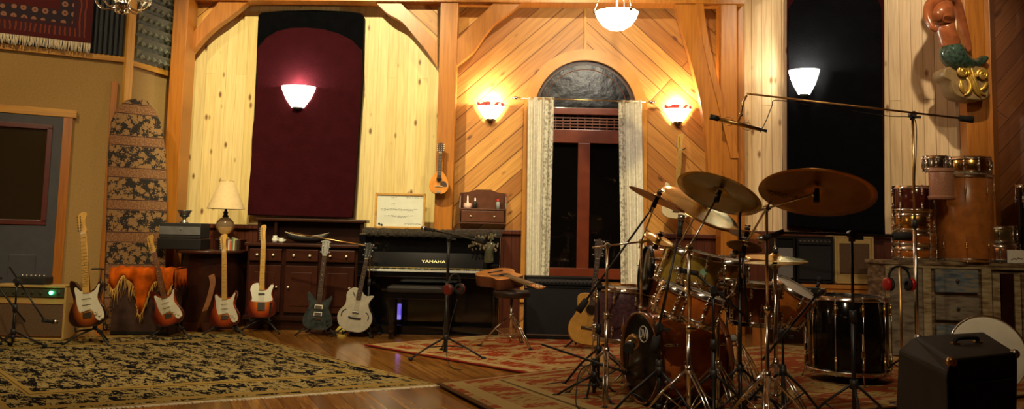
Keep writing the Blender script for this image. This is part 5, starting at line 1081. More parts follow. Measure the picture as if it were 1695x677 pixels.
PUR = mat('plum_sparkle', (.10, .045, .060), .3, var=.5, scale=50, coat=.6); SPK = mat('rose_sparkle', (.48, .24, .15), .35, var=.45, scale=180, coat=.5); BRS = mat('brass_shell', (.62, .36, .10), .2, 1.0, var=.2)
BLKS = mat('black_shell', (.004, .0035, .0035), .10, var=.2, coat=.2, spec=.35); HOOPW = mat('hoop_brown', (.16, .05, .018), .2, coat=.8); DKRED = mat('dark_cherry_shell', (.09, .015, .012), .15, coat=.8); M_blkh = mat('black_head', (.004, .004, .0045), .2, spec=.25)
# ---- bass drum
ax = Vector((-.955, -.297, 0)).normalized(); c = at(1060, 585, 5.75); R = .275; c.z = R + .04
T = drum('bass_drum', 'large amber lacquered bass drum with a black front head facing left', c, ax, R, .50, WD1, lugs=8, headm=M_blkh, wood_hoop=HOOPW, xr=Vector((ax.y, -ax.x, 0)) * -1, long_lug=True)
for s in (-1, 1):
    q = basis(ax, Vector((ax.y, -ax.x, 0)) * -1).inverted(); b = MB(); p0 = Vector((s * R * .86, -R * .52, -.10)); side = Vector((s * .20, 0, 0)); w_ = Vector((p0.x + s * .12, -c.z + .012, .03)); w0 = Vector((p0.x, p0.y, p0.z))
    b.cyl(w0, w_, .008, n=8); b.sphere(w_, .014, 8); b.sphere(w0, .02, 8); b.build('spur', M_chr, T)
lw = mat('white_print', (.75, .75, .72), .5)
o = text_mesh('head_logo', 'DW', .085, lw, T, (.05, .155, .003), (0, 0, 0), sx=.8)
b = MB(); b.tube([(.05 + .062 * math.cos(i * PI / 14), .155 + .05 * math.sin(i * PI / 14), .003) for i in range(28)], .004, 5, closed=True); b.build('logo_ring', lw, T)
# pedal behind
pp = c - ax * .62; T = thing('bass_drum_pedal', 'chrome double pedal at the right end of the amber bass drum', 'pedal', (pp.x, pp.y, 0), (0, 0, math.atan2(-ax.y, -ax.x)))
MB().box((.12, 0, .02), (.30, .10, .012), bev=.004).build('base_plate', M_chr, T); MB().prism([(.0, -.045, .10), (.0, .045, .10), (.26, .045, .035), (.26, -.045, .035)], (0, 0, .010), bev=.003).build('footboard', M_steel, T)
for s in (-1, 1): MB().cyl((0, s * .05, .02), (0, s * .05, .26), .008, n=8).build('post', M_chr, T)
b = MB(); b.cyl((0, -.06, .26), (0, .06, .26), .009, n=10); b.cyl((0, 0, .26), (.06, 0, .42), .004, n=8); b.build('axle', M_chr, T); MB().sphere((.065, 0, .43), .028, 12).build('beater', mat('felt_grey', (.4, .38, .33), .9), T)
# ---- toms
def tm(label, px, py, D, ang, k, R, L, m, under=False, **kw):
    return drum(kw.pop('name', 'tom_drum'), label, at(px, py, D), facing(px, py, ang, k, under), R, L, m, **kw)
drum('floor_tom', 'plum sparkle floor tom standing behind the black front head of the bass drum', at(1030, 478, 6.75), Vector((.05, 0, 1)), .20, .38, PUR, legs=True, lugs=8)
drum('tom_drum', 'orange wood tom turned on its side with a dark hoop, below the small left cymbal', at(1068, 450, 6.7), Vector((-.99, -.08, .10)), .19, .24, WD2, lugs=8, hoop=M_blk, headm=M_blkh)
tm('tall olive-gold tom tilted right, left of the pair above the bass drum', 1132, 415, 6.0, 22, .08, .115, .24, WD3, lugs=6)
tm('olive-gold tom with a pale round painted highlight, right of the pair above the bass drum', 1166, 422, 5.8, 14, .07, .12, .20, WD3, lugs=6)
o = bpy.data.objects['tom_drum.002']; MB().cyl((0, 0, 0), (0, -.002, 0), .022, n=20).build('highlight', mat('pale_green_highlight', (.35, .62, .42), .35), o).location = (-.01, -.122, -.10)  # pale disc on the shell imitates a highlight of light
tm('orange rack tom resting low on the left above the bass drum shell', 1122, 478, 5.36, 24, .12, .10, .16, WD2, lugs=6)
tm('amber rack tom resting low on the right above the bass drum shell', 1166, 488, 5.32, 20, .10, .115, .17, WD1, lugs=6)
drum('snare_drum', 'brass snare drum behind the right end of the bass drum, below the splash cymbals', at(1206, 430, 6.1), facing(1206, 430, 4, .12), .13, .13, BRS, lugs=8)
drum('snare_drum', 'reddish brown snare drum on its stand below the brass snare drum', at(1206, 468, 6.2), facing(1206, 468, 3, .14), .16, .14, WD4, lugs=8)
drum('floor_tom', 'red-brown lacquered floor tom below the hi-hat cymbals', at(1250, 470, 5.95), Vector((.03, -.02, 1)), .165, .26, WD4, legs=True, lugs=8)
tm('bright orange tom tilted steeply right, beside the black drum', 1318, 478, 6.35, 32, .22, .15, .24, WD2, lugs=6)
# ---- cymbals
cA = at(1087, 330, 5.8); cymbal('thin dark crash cymbal seen nearly edge-on, leftmost of the high cymbals', cA, facing(1087, 330, 25, .12, True), .20, CYD)
cB = at(1158, 345, 6.0); cymbal('large pale gold cymbal tilted down to the right, behind the thin dark crash', cB, facing(1158, 345, 29, .27), .29, CYG)
cC = at(1190, 321, 5.3); cymbal('olive-bronze ride cymbal tilted to show its underside, above the bass drum', cC, facing(1190, 321, 20, .40, True), .262, CYO)
cD = at(1352, 320, 4.75); cymbal('largest dark bronze cymbal showing its underside, in front of the black cloth baffle', cD, facing(1352, 320, 3, .42, True), .307, CYD, text='Zildjian')
cE = at(1090, 397, 5.9); cymbal('small pale copper cymbal above the tom turned on its side', cE, facing(1090, 397, 22, .30), .105, CYG)
cF = at(1232, 408, 5.2); cymbal('small splash cymbal, lower of the pair left of the chrome boom stand', cF, facing(1232, 408, 9, .32, True), .105, CYO)
cF2 = at(1236, 388, 5.6); cymbal('small splash cymbal, upper of the pair left of the chrome boom stand', cF2, facing(1236, 388, 8, .22, True), .11, CYD)
cH = at(1283, 428, 5.7); cymbal('top hi-hat cymbal above the red-brown floor tom', cH, facing(1283, 428, 3, .10), .205, CYG, washer=True)
cymbal('bottom hi-hat cymbal above the red-brown floor tom', cH - Vector((0, 0, .028)), -facing(1283, 434, -2, .06), .205, CYO, washer=False)
# ---- stands
def zof(px, py, D): return at(px, py, D).z
cymstand('chrome boom stand in front of the amber acoustic guitar, left of the bass drum', 1003, 5.9, zof(1012, 407, 5.9), cE, .4)
cymstand('chrome stand in front of the bass drum shell with its arm to the ride cymbal', 1140, 5.15, zof(1140, 410, 5.15), cC, .9)
cymstand('chrome stand rising behind the bass drum to the large pale gold cymbal', 1115, 6.5, zof(1115, 420, 6.5), cB, 0.1)
cymstand('chrome stand to the thin dark crash cymbal, beside the plum floor tom', 1060, 6.35, zof(1060, 400, 6.35), cA, 0.9)
cymstand('tall chrome boom stand right of the splash cymbals with its arm to the largest cymbal', 1270, 5.0, zof(1270, 345, 5.0), cD, .2, tip2=cF)
cymstand('chrome stand behind the brass snare drum carrying the upper splash cymbal', 1222, 6.5, zof(1222, 440, 6.5), cF2, .7)
x = cH.x; T = thing('hi_hat_stand', 'chrome hi-hat stand in front of the red-brown floor tom', 'cymbal stand', (x, 5.7, 0)); tripod(T, x, 5.7, .30, .28, M_chr, a0=1.0)
MB().cyl((0, 0, .05), (0, 0, cH.z - .05), .0125, n=12).build('lower_tube', M_chr, T); MB().cyl((0, 0, cH.z - .06), (0, 0, cH.z + .13), .0035, n=8).build('pull_rod', M_chr, T); MB().lathe([(.006, 0), (.02, .0), (.024, .02), (.006, .02)], c=(0, 0, cH.z - .055)).build('cymbal_seat', M_rub, T)
MB().cyl((0, 0, cH.z + .04), (0, 0, cH.z + .075), .012, n=12).build('clutch', M_chr, T); MB().prism([(-.04, -.05, .03), (.04, -.05, .03), (.04, -.30, .012), (-.04, -.30, .012)], (0, 0, .012), bev=.003).build('footboard', M_steel, T)
# tom stands
for px, D, z, lb in ((1188, 5.45, zof(1188, 500, 5.45), 'chrome double-braced tom stand in front of the right end of the bass drum'), (1152, 6.15, .80, 'chrome tom stand behind the bass drum under the olive-gold toms')):
    x = at(px, 600, D).x; T = thing('tom_stand', lb, 'drum stand', (x, D, 0)); tripod(T, x, D, .32, .28, M_chr, a0=.7); MB().cyl((0, 0, .06), (0, 0, z), .0135, n=12).build('lower_tube', M_chr, T)
    b = MB(); b.box((0, 0, z), (.06, .05, .05), bev=.01); b.build('tube_block', M_chr, T)
    for s in (-1, 1): b = MB(); b.tube([(s * .02, 0, z), (s * .10, 0, z + .06), (s * .13, 0.02, z + .14)], .007, 8); b.sphere((s * .10, 0, z + .06), .018, 8); b.build('tom_arm', M_chr, T)
x = at(1206, 470, 6.2).x; T = thing('snare_stand', 'chrome snare stand basket under the reddish brown snare drum', 'drum stand', (x, 6.25, 0)); tripod(T, x, 6.25, .30, .25, M_chr, a0=1.2); zs = zof(1206, 500, 6.2) - .06
MB().cyl((0, 0, .05), (0, 0, zs), .012, n=12).build('lower_tube', M_chr, T)
for i in range(3): a = i * 2 * PI / 3 + .3; b = MB(); b.tube([(0, 0, zs), (.17 * math.cos(a), .17 * math.sin(a), zs + .02), (.18 * math.cos(a), .18 * math.sin(a), zs + .05)], .006, 6); b.build('basket_arm', M_chr, T)
# ---- microphone stands round the kit
a, b_ = at(1074, 352, 6.3), at(968, 500, 6.15)
T, O = micstand('microphone_stand', 'black boom microphone stand in front of the amber acoustic guitar', 990, 6.2, zof(990, 471, 6.2), (a, b_), a0=.2); mic('black microphone at the top of the long black boom left of the high cymbals', a + Vector((.02, 0, .02)), (.25, 0, .6), .12)
a, b_ = at(1122, 395, 5.3), at(1086, 562, 5.25)
T, O = micstand('microphone_stand', 'black boom microphone stand rising in front of the black bass drum head', 1091, 5.28, zof(1091, 540, 5.28), (a, b_), a0=1.2); mic('black microphone at the top of the steep boom in front of the olive-gold toms', a + Vector((.01, 0, .03)), (.1, .1, .8), .12)
a, b_ = at(897, 570, 6.1), at(1040, 618, 5.75)
T, O = micstand('microphone_stand', 'low black boom stand on the rug in front of the bass drum', 984, 5.95, zof(984, 600, 5.9), (a, b_), a0=.9, spread=.26, hub=.16, weight=False); mic('silver microphone on the low boom in front of the bass drum head', at(1040, 575, 5.5), (.2, .5, .1), .15, M_chr, M_brs, r=.045)
b = MB(); b.tube([at(1038, 612, 5.6) - at(1038, 612, 5.6), at(1040, 585, 5.5) - at(1038, 612, 5.6)], .006, 6); o = b.build('mic_clip_rod', M_blk); o.location = at(1038, 612, 5.6); o.parent = T; o.matrix_parent_inverse = Matrix.Translation(-O)
for px, D, tp, tb, lb in ((1181, 5.2, (1150, 452), (1232, 522), 'black boom microphone stand in front of the bass drum, right of the long chrome stand'), (1225, 5.45, (1228, 400), (1238, 540), 'black microphone stand in front of the snare drums'), (1296, 5.35, (1352, 488), (1262, 596), 'black boom microphone stand left of the black drum')):
    a, b_ = at(*tp, D), at(*tb, D - .05); zp = a.z + (b_.z - a.z) * ((at(px, 600, D).x - a.x) / (b_.x - a.x))
    T, O = micstand('microphone_stand', lb, px, D, zp, (a, b_), a0=.3, weight=False, spread=.30)
mic('black microphone pointing at the orange rack toms', at(1150, 452, 5.2), (-.6, .3, .1), .13); mic('black microphone above the snare drums', at(1228, 400, 5.45), (-.2, .4, -.5), .13); mic('black microphone over the rim of the black drum', at(1352, 488, 5.35), (.4, .5, .1), .12)
# horizontal boom stand
D = 4.95; a, b_ = at(1292, 385, D), at(1484, 391, D)
T, O = micstand('microphone_stand', 'tall black stand with a level boom in front of the black drum', 1413, D, zof(1413, 388, D), (a, b_), a0=.3); mic('black microphone on the left end of the level boom', a, (-.5, .2, -.2), .14)
# cables
def cable(label, pts, r=.004, m=M_rub):
    c0 = Vector(pts[0]); o = MB().tube([Vector(p) - c0 for p in crom(pts, 6, False)], r, 6).build('cable', m); o.location = c0; tag(o, label, 'cable')
cable('black cable looping beside the low boom stand in front of the bass drum', [at(985, 600, 5.9), at(962, 612, 5.85), at(955, 640, 5.75), G(958, 676, .03), G(1010, 690, .03), G(1060, 700, .03)])
cable('thin black cable lying across the worn rug left of the kit', [G(905, 636, .026), G(935, 632, .026), G(975, 627, .026), G(1010, 640, .026)], .005)
# ---- throne
p = G(845, 576); p.z = 0; zs = .545
T = thing('drum_throne', 'round black drum throne with chrome legs on the red rug', 'stool', (p.x, p.y, 0)); tripod(T, p.x, p.y, .30, .30, M_chr, a0=-.9)
MB().lathe([(.002, zs - .07), (.15, zs - .07), (.175, zs - .05), (.18, zs - .02), (.165, zs), (.002, zs + .004)], n=32).build('seat', mat('throne_vinyl', (.03, .018, .014), .4), T); MB().cyl((0, 0, .06), (0, 0, zs - .06), .014, n=12).build('centre_post', M_chr, T)
# ---- center tripod stand with headphones
p = G(737, 592); D = p.y; a, b_ = at(716, 381, D + .25), at(792, 398, D - .1)
T, O = micstand('microphone_stand', 'black tripod boom stand with headphones, standing between the piano and the rugs', 737, D, zof(742, 392, D), (a, b_), a0=-.35, spread=.36, base_x=p.x, weight=True, hub=.17, r=.014); mic('slim black microphone on the boom in front of the piano', a, (-.6, .3, .1), .12)
T.children
def headphones(label, c, m_cup, rz=0, rx=0, s=1.0):
    T = thing('headphones', label, 'headphones', c, (rx, 0, rz))
    MB().tube([(.075 * s * math.cos(t_), 0, .085 * s * math.sin(t_)) for t_ in [PI * i / 14 for i in range(15)]], .008 * s, 8).build('headband', M_rub, T)
    for sx in (-1, 1):
        MB().lathe([(.002, 0), (.036 * s, 0), (.042 * s, .010), (.040 * s, .026), (.03 * s, .03), (.002, .028)], c=(sx * .070 * s, 0, -.03 * s), q=Quaternion((0, 1, 0), sx * PI / 2), n=20).build('ear_cup', m_cup, T)
        MB().lathe([(.018 * s, 0), (.040 * s, -.002), (.042 * s, -.016), (.022 * s, -.018)], c=(sx * .070 * s, 0, -.03 * s), q=Quaternion((0, 1, 0), sx * PI / 2), n=20).build('ear_pad', M_rub, T)
        MB().tube([(sx * .075 * s, 0, 0), (sx * .078 * s, 0, -.03 * s)], .006, 6).build('yoke', M_rub, T)
    return T
headphones('black headphones with a reddish cup hanging on the tripod stand in front of the piano', Vector((at(752, 475, D - .05).x, D - .06, zof(752, 472, D - .05))), mat('red_brown_cup', (.12, .015, .012), .35), rz=1.0, s=1.15)
cable('thin cable hanging from the headphones to the tripod foot', [at(757, 495, D - .08), at(745, 540, D - .12), at(739, 580, D - .14), G(745, 606, .012), G(765, 612, .012)], .003)
# ---- left foreground stand
p = G(20, 577); D = p.y; a, b_ = at(74, 531, D - .05), at(16, 442, D + .1)
T, O = micstand('microphone_stand', 'short black boom microphone stand at the far left in front of the tweed amplifier', 20, D, zof(27, 465, D), (b_, a), a0=.4, spread=.25, hub=.14, base_x=p.x, weight=False); mic('black microphone on the short boom pointing at the tweed amplifier grille', a, (.3, .5, -.1), .12)
T, O = micstand('microphone_stand', 'second short black boom stand at the left edge, crossing in front of the tweed amplifier', -20, D - .1, zof(-20, 455, D), (at(-30, 440, D - .1), at(42, 533, D - .1)), a0=1.4, spread=.25, hub=.14, weight=False)
# mic stand boom arm between sideboard and piano
D = 9.18; a, b_ = at(480, 385, D), at(618, 409, D - .02)
T, O = micstand('microphone_stand', 'brass-coloured boom stand behind the silver-white guitar, its arm reaching left over the sideboard', 606, D, zof(606, 407, D), (a, b_), a0=.9, tubem=M_brs, weight=False, spread=.17)
# ---- tall boom stand with stereo mic on the right
D = 6.6; a, b_ = at(1236, 155, D), at(1592, 196, D - .1)
T, O = micstand('microphone_stand', 'tall chrome stand with a very long boom reaching left across the black baffle', 1519, D, at(1519, 187, D - .08).z, (a, b_), mt=M_chr, tubem=M_brs, a0=.4, r=.011)
q = at(1222, 205, D); T = thing('stereo_microphone', 'long brass and black stereo microphone hanging from the left end of the long boom', 'microphone', q)
d = (at(1272, 221, D) - at(1178, 197, D)); dn = d.normalized(); h = d.length / 2
MB().cyl(-dn * h * .72, dn * h * .8, .017, .014, 14).build('mic_body', M_brs, T); MB().cyl(-dn * h, -dn * h * .70, .021, n=14).build('mic_grille', M_blkp, T); MB().cyl(dn * h * .8, dn * h, .009, .012, 10).build('plug', M_blkp, T)
b = MB()
for s in (-.35, .3): b.tube([Vector((0, 0, 0)) + dn * h * s + Vector((.035 * math.cos(i * PI / 8), .02 * math.sin(i * PI / 8), .035 * math.sin(i * PI / 8))) for i in range(16)], .003, 5, closed=True)
for i in range(6): b.cyl(dn * h * (-.35 + .13 * i) + Vector((0, -.02, .02)), dn * h * (-.25 + .13 * i) + Vector((0, .02, .05)), .002, n=5)
b.build('shock_mount', M_brs, T)
b = MB(); b.tube([(0, 0, .02), (.02, 0, .07), (.03, 0, .15), at(1236, 158, D) - q], .008, 8); b.sphere((.02, 0, .07), .016, 8); b.sphere((.03, 0, .14), .014, 8); b.build('swivel', M_brs, T)
cable('black cable running from the stereo microphone up along the long boom', [at(1258, 219, D), at(1268, 200, D), at(1278, 175, D), at(1284, 166, D), at(1330, 172, D), at(1400, 182, D), at(1470, 192, D), at(1508, 195, D - .05), at(1517, 215, D - .02), at(1514, 300, D - .02)], .0035)
# ---- shelf with amps
D = 8.95; xa = at(1262, 480, D).x; xb_ = at(1462, 480, D).x; w_ = xb_ - xa; zt = zof(1370, 471, D)
M_oak = mat('orange_oak', (.48, .20, .04), .35, var=.25, scale=6, coat=.3)
T = thing('storage_bench', 'long orange wooden bench under the amplifiers, behind the black drum', 'bench', (xa, D, 0))
MB().box((w_ / 2, .20, zt - .02), (w_, .42, .04), bev=.006).build('top', M_oak, T); MB().box((w_ / 2, .02, zt - .09), (w_ - .02, .02, .10)).build('apron', M_oak, T)
for x in (.02, w_ - .02): MB().box((x, .20, zt / 2 - .02), (.03, .38, zt - .04)).build('side_panel', M_oak, T)
MB().box((w_ / 2, .38, zt / 2 - .02), (w_ - .06, .02, zt - .06)).build('back_panel', M_mahog, T)
def ampw(px0, px1, pyt, label, *ar, **kw):
    x0 = at(px0, 430, D).x; x1 = at(px1, 430, D).x; h = zof((px0 + px1) / 2, pyt, D) - zt
    return amp(kw.pop('name', 'guitar_amplifier'), label, (x0, D + .03, zt), x1 - x0, .26, h, *ar, handle=False, **kw)
ampw(1286, 1318, 392, 'black amplifier with a pale grey grille, leftmost of the amplifiers on the bench', M_tolex, mat('grey_grille', (.20, .20, .21), .8, var=.2, scale=150), corners=None, gband=(.05, .8))
zz = .50
ampw(1321, 1381, 391, 'black amplifier with a dark grille, between the grey-fronted and tweed amplifiers on the bench', M_tolex, M_grill, panel=(.40, .46, mat('panel_black', (.03, .03, .035), .3)), knobs=8, corners=None, gband=(.03, .83))
M_tw2 = mat('pale_tweed', (.50, .36, .14), .7, var=.2, scale=150)
T = ampw(1384, 1449, 391, 'tweed amplifier with a square brown grille, rightmost on the bench', M_tw2, M_tw2, corners=None, name='tweed_amplifier')
x0 = at(1384, 430, D).x; w2 = at(1449, 430, D).x - x0; h2 = zof(1416, 391, D) - zt
MB().box((w2 / 2, .002, h2 * .54), (w2 * .76, .012, h2 * .62), bev=.02).build('speaker_cloth', M_brgr, T)
# ---- black drum
c = at(1402, 495, 6.9); c.z = zof(1402, 500, 6.6)
T = drum('floor_tom', 'large black floor drum with tall chrome rods in front of the bench', (at(1402, 500, 6.9).x, 6.9, .66), Vector((0, 0, 1)), .30, .56, BLKS, lugs=10, headm=M_blkh, long_lug=True, legs=True, lugm=M_brs)
for i in range(10):
    a = 2 * PI * (i + .5) / 10; MB().cyl((.317 * math.cos(a), .317 * math.sin(a), -.02), (.317 * math.cos(a), .317 * math.sin(a), -.54), .004, n=6).build('long_rod', M_chr, T)
# bits on top of the black drum
T = thing('drum_clamp', 'dark clamp with a knob resting on the rim of the black drum', 'clamp', (at(1350, 482, 6.75).x, 6.80, .672)); b = MB(); b.box((0, 0, .03), (.10, .07, .06), bev=.015); b.cyl((.03, 0, .06), (.05, 0, .11), .012, n=10); b.build('block', M_blkp, T); MB().sphere((.05, 0, .12), .022, 10).build('knob', M_rub, T)
# ---- distressed cabinet
D = 8.4; xa = at(1464, 440, D).x; xb_ = at(1745, 440, D).x; w_ = xb_ - xa; zt = zof(1560, 433, D); dp = .40
def worn(name, c1, c2, c3):
    if name in MATS: return MATS[name]
    m = bpy.data.materials.new(name); t, ns, ls, bs = nt(m); tc = node(ns, 'ShaderNodeTexCoord'); mp = node(ns, 'ShaderNodeMapping'); mp.inputs['Scale'].default_value = (1, 1, 4); ls.new(tc.outputs['Object'], mp.inputs['Vector'])
    no = node(ns, 'ShaderNodeTexNoise', Scale=7.0, Detail=8.0); ls.new(mp.outputs[0], no.inputs['Vector']); r = ramp(ns, [(.35, c1), (.50, c2), (.62, c3)]); ls.new(no.outputs['Fac'], r.inputs['Fac']); ls.new(r.outputs['Color'], bs.inputs['Base Color']); bs.inputs['Roughness'].default_value = .7; MATS[name] = m; return m
CW = worn('worn_brown', (.06, .035, .02), (.16, .10, .05), (.28, .21, .12)); CB = worn('worn_blue', (.05, .07, .09), (.12, .16, .20), (.24, .20, .13)); CG = worn('worn_grey', (.09, .07, .05), (.18, .15, .11), (.22, .19, .14)); CC = worn('worn_cream', (.14, .09, .04), (.30, .23, .12), (.38, .32, .2))
T = thing('reclaimed_cabinet', 'long reclaimed wood cabinet with worn blue and grey drawers on the right', 'cabinet', (xa, D, 0))
MB().box((w_ / 2, dp / 2, zt - .018), (w_ + .04, dp + .05, .036), bev=.006).build('top_board', CW, T); MB().box((w_ / 2, dp / 2 + .01, zt / 2), (w_, dp - .02, zt - .05)).build('carcass', CW, T)
MB().box((w_ / 2, -.004, zt - .05), (w_, .02, .03), bev=.004).build('moulding', CC, T)
X = lambda px: at(px, 470, D).x - xa; Z = lambda py: zof(1580, py, D)
for p0, p1 in ((1466, 1472), (1527, 1540), (1624, 1640)): MB().box(((X(p0) + X(p1)) / 2, -.006, zt / 2 - .02), (X(p1) - X(p0), .025, zt - .08), bev=.004).build('stile', CC, T)
MB().box(((X(1473) + X(1526)) / 2, -.003, zt / 2 - .02), (X(1526) - X(1473), .02, zt - .10), bev=.004).build('door', CG, T)
for y0, y1, m_, lb in ((446, 484, CB, 'worn blue drawer'), (492, 530, CG, None), (538, 574, CB, 'worn blue drawer')):
    d_ = MB().box(((X(1547) + X(1618)) / 2, -.008, (Z(y0) + Z(y1)) / 2), (X(1618) - X(1547), .03, Z(y0) - Z(y1)), bev=.006).build('drawer', m_, T)
    MB().sphere(((X(1547) + X(1618)) / 2, -.035, (Z(y0) + Z(y1)) / 2), .017, 10).build('knob', M_blkp, d_)
for p0, p1, m_ in ((1642, 1654, CC), (1656, 1676, M_mahog), (1678, 1688, CC), (1690, 1735, CW)): MB().box(((X(p0) + X(p1)) / 2, -.004, zt / 2 - .03), (X(p1) - X(p0), .02, zt - .14), bev=.003).build('door_slat', m_, T)
# ---- drums on the cabinet
def stack(px, py_top, py_bot, Dd, R, m, label, lugs=8, name='snare_drum', **kw):
    zt_, zb_ = zof(px, py_top, Dd), zof(px, py_bot, Dd)
    return drum(name, label, (at(px, 400, Dd).x, Dd, zt_), Vector((0, 0, 1)), R, zt_ - zb_ - .012 if kw.pop('gap', 1) else zt_ - zb_, m, lugs=lugs, **kw)
zc = zt + .0; Dd = 8.60; xs = at(1513, 400, Dd).x
z = zc + .014
for R_, L_, m_, lb, n_ in ((.185, .11, WD2, 'orange snare drum at the bottom of the left stack on the cabinet', 8), (.185, .11, WD1, 'amber snare drum, second from the bottom of the left stack on the cabinet', 8), (.175, .165, BRS, 'hammered brass snare drum in the left stack, below the dark cherry tom', 8), (.18, .235, DKRED, 'dark cherry tom on top of the left stack on the cabinet', 6)):
    drum('tom_drum' if m_ is DKRED else 'snare_drum', lb, (xs, Dd, z + L_), Vector((0, 0, 1)), R_, L_, m_, lugs=n_, group=None); z += L_ + .026
# tall orange shell with snare on top
xs = at(1596, 400, Dd).x; hh = zof(1596, 290, Dd - .2) - zc - .014
drum('tall_tom', 'tall orange drum shell standing on the cabinet under the chrome snare', (xs, Dd, zc + .014 + hh), Vector((0, 0, 1)), .262, hh, mat('orange_satin_shell', (.45, .16, .035), .28, var=.25, scale=12), lugs=8, lugm=M_brs)
z = zc + .014 + hh + .026
drum('snare_drum', 'wide chrome and amber snare drum on top of the tall orange shell', (xs + .055, Dd, z + .15), Vector((0, 0, 1)), .20, .15, BRS, lugs=10)
# rose sparkle shell and small chrome drum in front-left
Df = 8.30; xs2 = at(1573, 400, 8.62).x
drum('snare_drum', 'small chrome snare drum beside the wide snare, top left of the big stack', (at(1563, 260, 8.25).x - .0, 8.42, z + .14), Vector((0, 0, 1)), .105, .125, M_chr, lugs=8)
xs3 = at(1558, 300, 8.30).x; z3 = zof(1558, 328, 8.25)
drum('bongo_shell', 'small rose sparkle shell clamped high on the left of the tall orange shell', (xs3, 8.30, z3 + .27), Vector((0, 0, 1)), .11, .27, SPK, lugs=0, headm=SPK, hoop=SPK)
MB().box((.09, .07, -.14), (.10, .05, .04), bev=.008).build('mounting_bracket', M_chr, bpy.data.objects['bongo_shell'])
# small stack
xs = at(1651, 400, 8.62).x; z = zc + .014
for R_, L_, m_, lb in ((.185, .15, mat('copper_shell', (.45, .2, .1), .25, .8), 'copper snare drum, lower of the small stack right of the tall orange shell'), (.16, .15, CG if False else mat('green_brass_shell', (.42, .32, .14), .2, .9), 'smaller chrome-rimmed snare drum on top of the copper one')):
    drum('snare_drum', lb, (xs, 8.62, z + L_), Vector((0, 0, 1)), R_, L_, m_, lugs=8); z += L_ + .026
xs = at(1706, 400, 8.65).x; drum('conga', 'tall black drum at the right edge on the cabinet', (xs, 8.62, zof(1700, 308, 8.6)), Vector((0, 0, 1)), .12, zof(1700, 308, 8.6) - zc - .014, BLKS, lugs=6)
pa = at(1668, 428, 8.40); pb = at(1697, 414, 8.40)
T = thing('picture_card', 'small white card with a dark scribbled mark on the cabinet edge', 'card', (pa.x, 8.405, zc + .001), (0, 0, 0)); MB().box(((pb.x - pa.x) / 2, 0, (pb.z - zc) / 2), (pb.x - pa.x, .012, pb.z - zc - .005), bev=.001).build('card', M_white, T)
b = MB(); b.tube(crom([(.03, -.008, .03), (.06, -.008, .045), (.08, -.008, .035), (.10, -.008, .05), (.13, -.008, .04), (.14, -.008, .048)], 4, False), .004, 5); b.build('scribble', mat('brown_ink', (.18, .08, .04), .6), T)
# ---- headphones stand with tan pole
D = 5.95; x = at(1493, 600, D).x; zt5 = zof(1493, 442, D)
T = thing('headphone_stand', 'slim brass-coloured pole stand holding the red and black headphones', 'stand', (x, D, 0)); MB().lathe([(.002, 0), (.13, 0), (.135, .01), (.12, .02), (.015, .035), (.012, .05)], n=28).build('round_base', M_blk, T); MB().cyl((0, 0, .03), (0, 0, zt5), .0085, n=12).build('pole', M_brs, T)
b = MB(); b.tube([(-.06, 0, zt5 - .012), (-.03, 0, zt5 + .004), (.03, 0, zt5 + .004), (.06, 0, zt5 - .012)], .005, 6); b.build('cross_hook', M_blk, T)
headphones('black headphones with red ear cups hanging on the slim brass pole', (x, D + .018, zt5 - .085), mat('red_cup', (.38, .012, .012), .3), rz=.15, s=1.05)
# ---- drum head leaning
c = at(1642, 592, 6.55); Rr = .28
T = thing('spare_drumhead', 'loose round translucent drum head in a metal hoop leaning behind the black wedge cabinet', 'drum head', (c.x, 6.6, Rr + .01), quat=basis(Vector((-.12, -1, .28))))
MB().lathe([(.002, .004), (Rr * .9, .004), (Rr * .97, 0), (Rr * .97, -.004), (.002, .002)], n=48).build('membrane', mat('cream_membrane', (.52, .49, .40), .45, var=.12, scale=5), T); MB().lathe([(Rr * .96, -.008), (Rr, -.008), (Rr, .008), (Rr * .96, .008), (Rr * .96, -.008)], n=48).build('rim', M_chr, T)
# ---- wedge speaker
zt6 = .70; A_, B_, C_, D_ = [G(x, y, zt6) for x, y in ((1516, 556), (1629, 549), (1684, 583), (1574, 596))]
o0 = (A_ + B_ + C_ + D_) / 4; o0.z = 0
T = thing('wedge_speaker', 'black wedge-shaped speaker cabinet with a top handle at the lower right', 'speaker', o0)
top = [p - o0 for p in (A_, B_, C_, D_)]; sh = [Vector((-.10, .04, 0)), Vector((.02, .04, 0)), Vector((-.03, 0, 0)), Vector((-.03, -.03, 0))]
mid = [t_ + Vector((-.075, 0, -.06)) if i in (0,) else t_ + Vector((0, 0, -.05)) for i, t_ in enumerate(top)]; mid[3] = top[3] + Vector((-.02, -.01, -.05)); bot = [Vector((t_.x, t_.y, .012)) + s for t_, s in zip(top, sh)]
b = MB(); b.ringsurf([bot, mid, top], smooth=False); o = b.build('cabinet', M_tolex, T); bv = o.modifiers.new('bevel', 'BEVEL'); bv.width = .012; bv.segments = 2
ct = sum(top, Vector()) / 4; hx = (top[1] - top[0]).normalized() * .07
b = MB(); b.tube(crom([ct - hx, ct - hx * .9 + Vector((0, 0, .022)), ct + hx * .9 + Vector((0, 0, .022)), ct + hx], 4, False), .009, 8); b.build('handle', M_rub, T)
for s in (-1, 1): MB().box(tuple(ct + hx * s * 1.05 + Vector((0, 0, .004))), (.03, .022, .008), bev=.002).build('handle_bracket', M_brs, T)
for i, p_ in enumerate((top[3], top[2], top[0])): MB().sphere(tuple(p_ + (ct - p_).normalized() * .012 + Vector((0, 0, -.008))), .018, 10).build('corner_cap', M_brs if i == 0 else M_steel, T)
dn = (mid[2] + bot[2]) / 2 - (mid[3] + bot[3]) / 2; mC = (mid[2] + bot[2] + mid[3] + bot[3]) / 4; nf = Vector((dn.y, -dn.x, 0)).normalized()
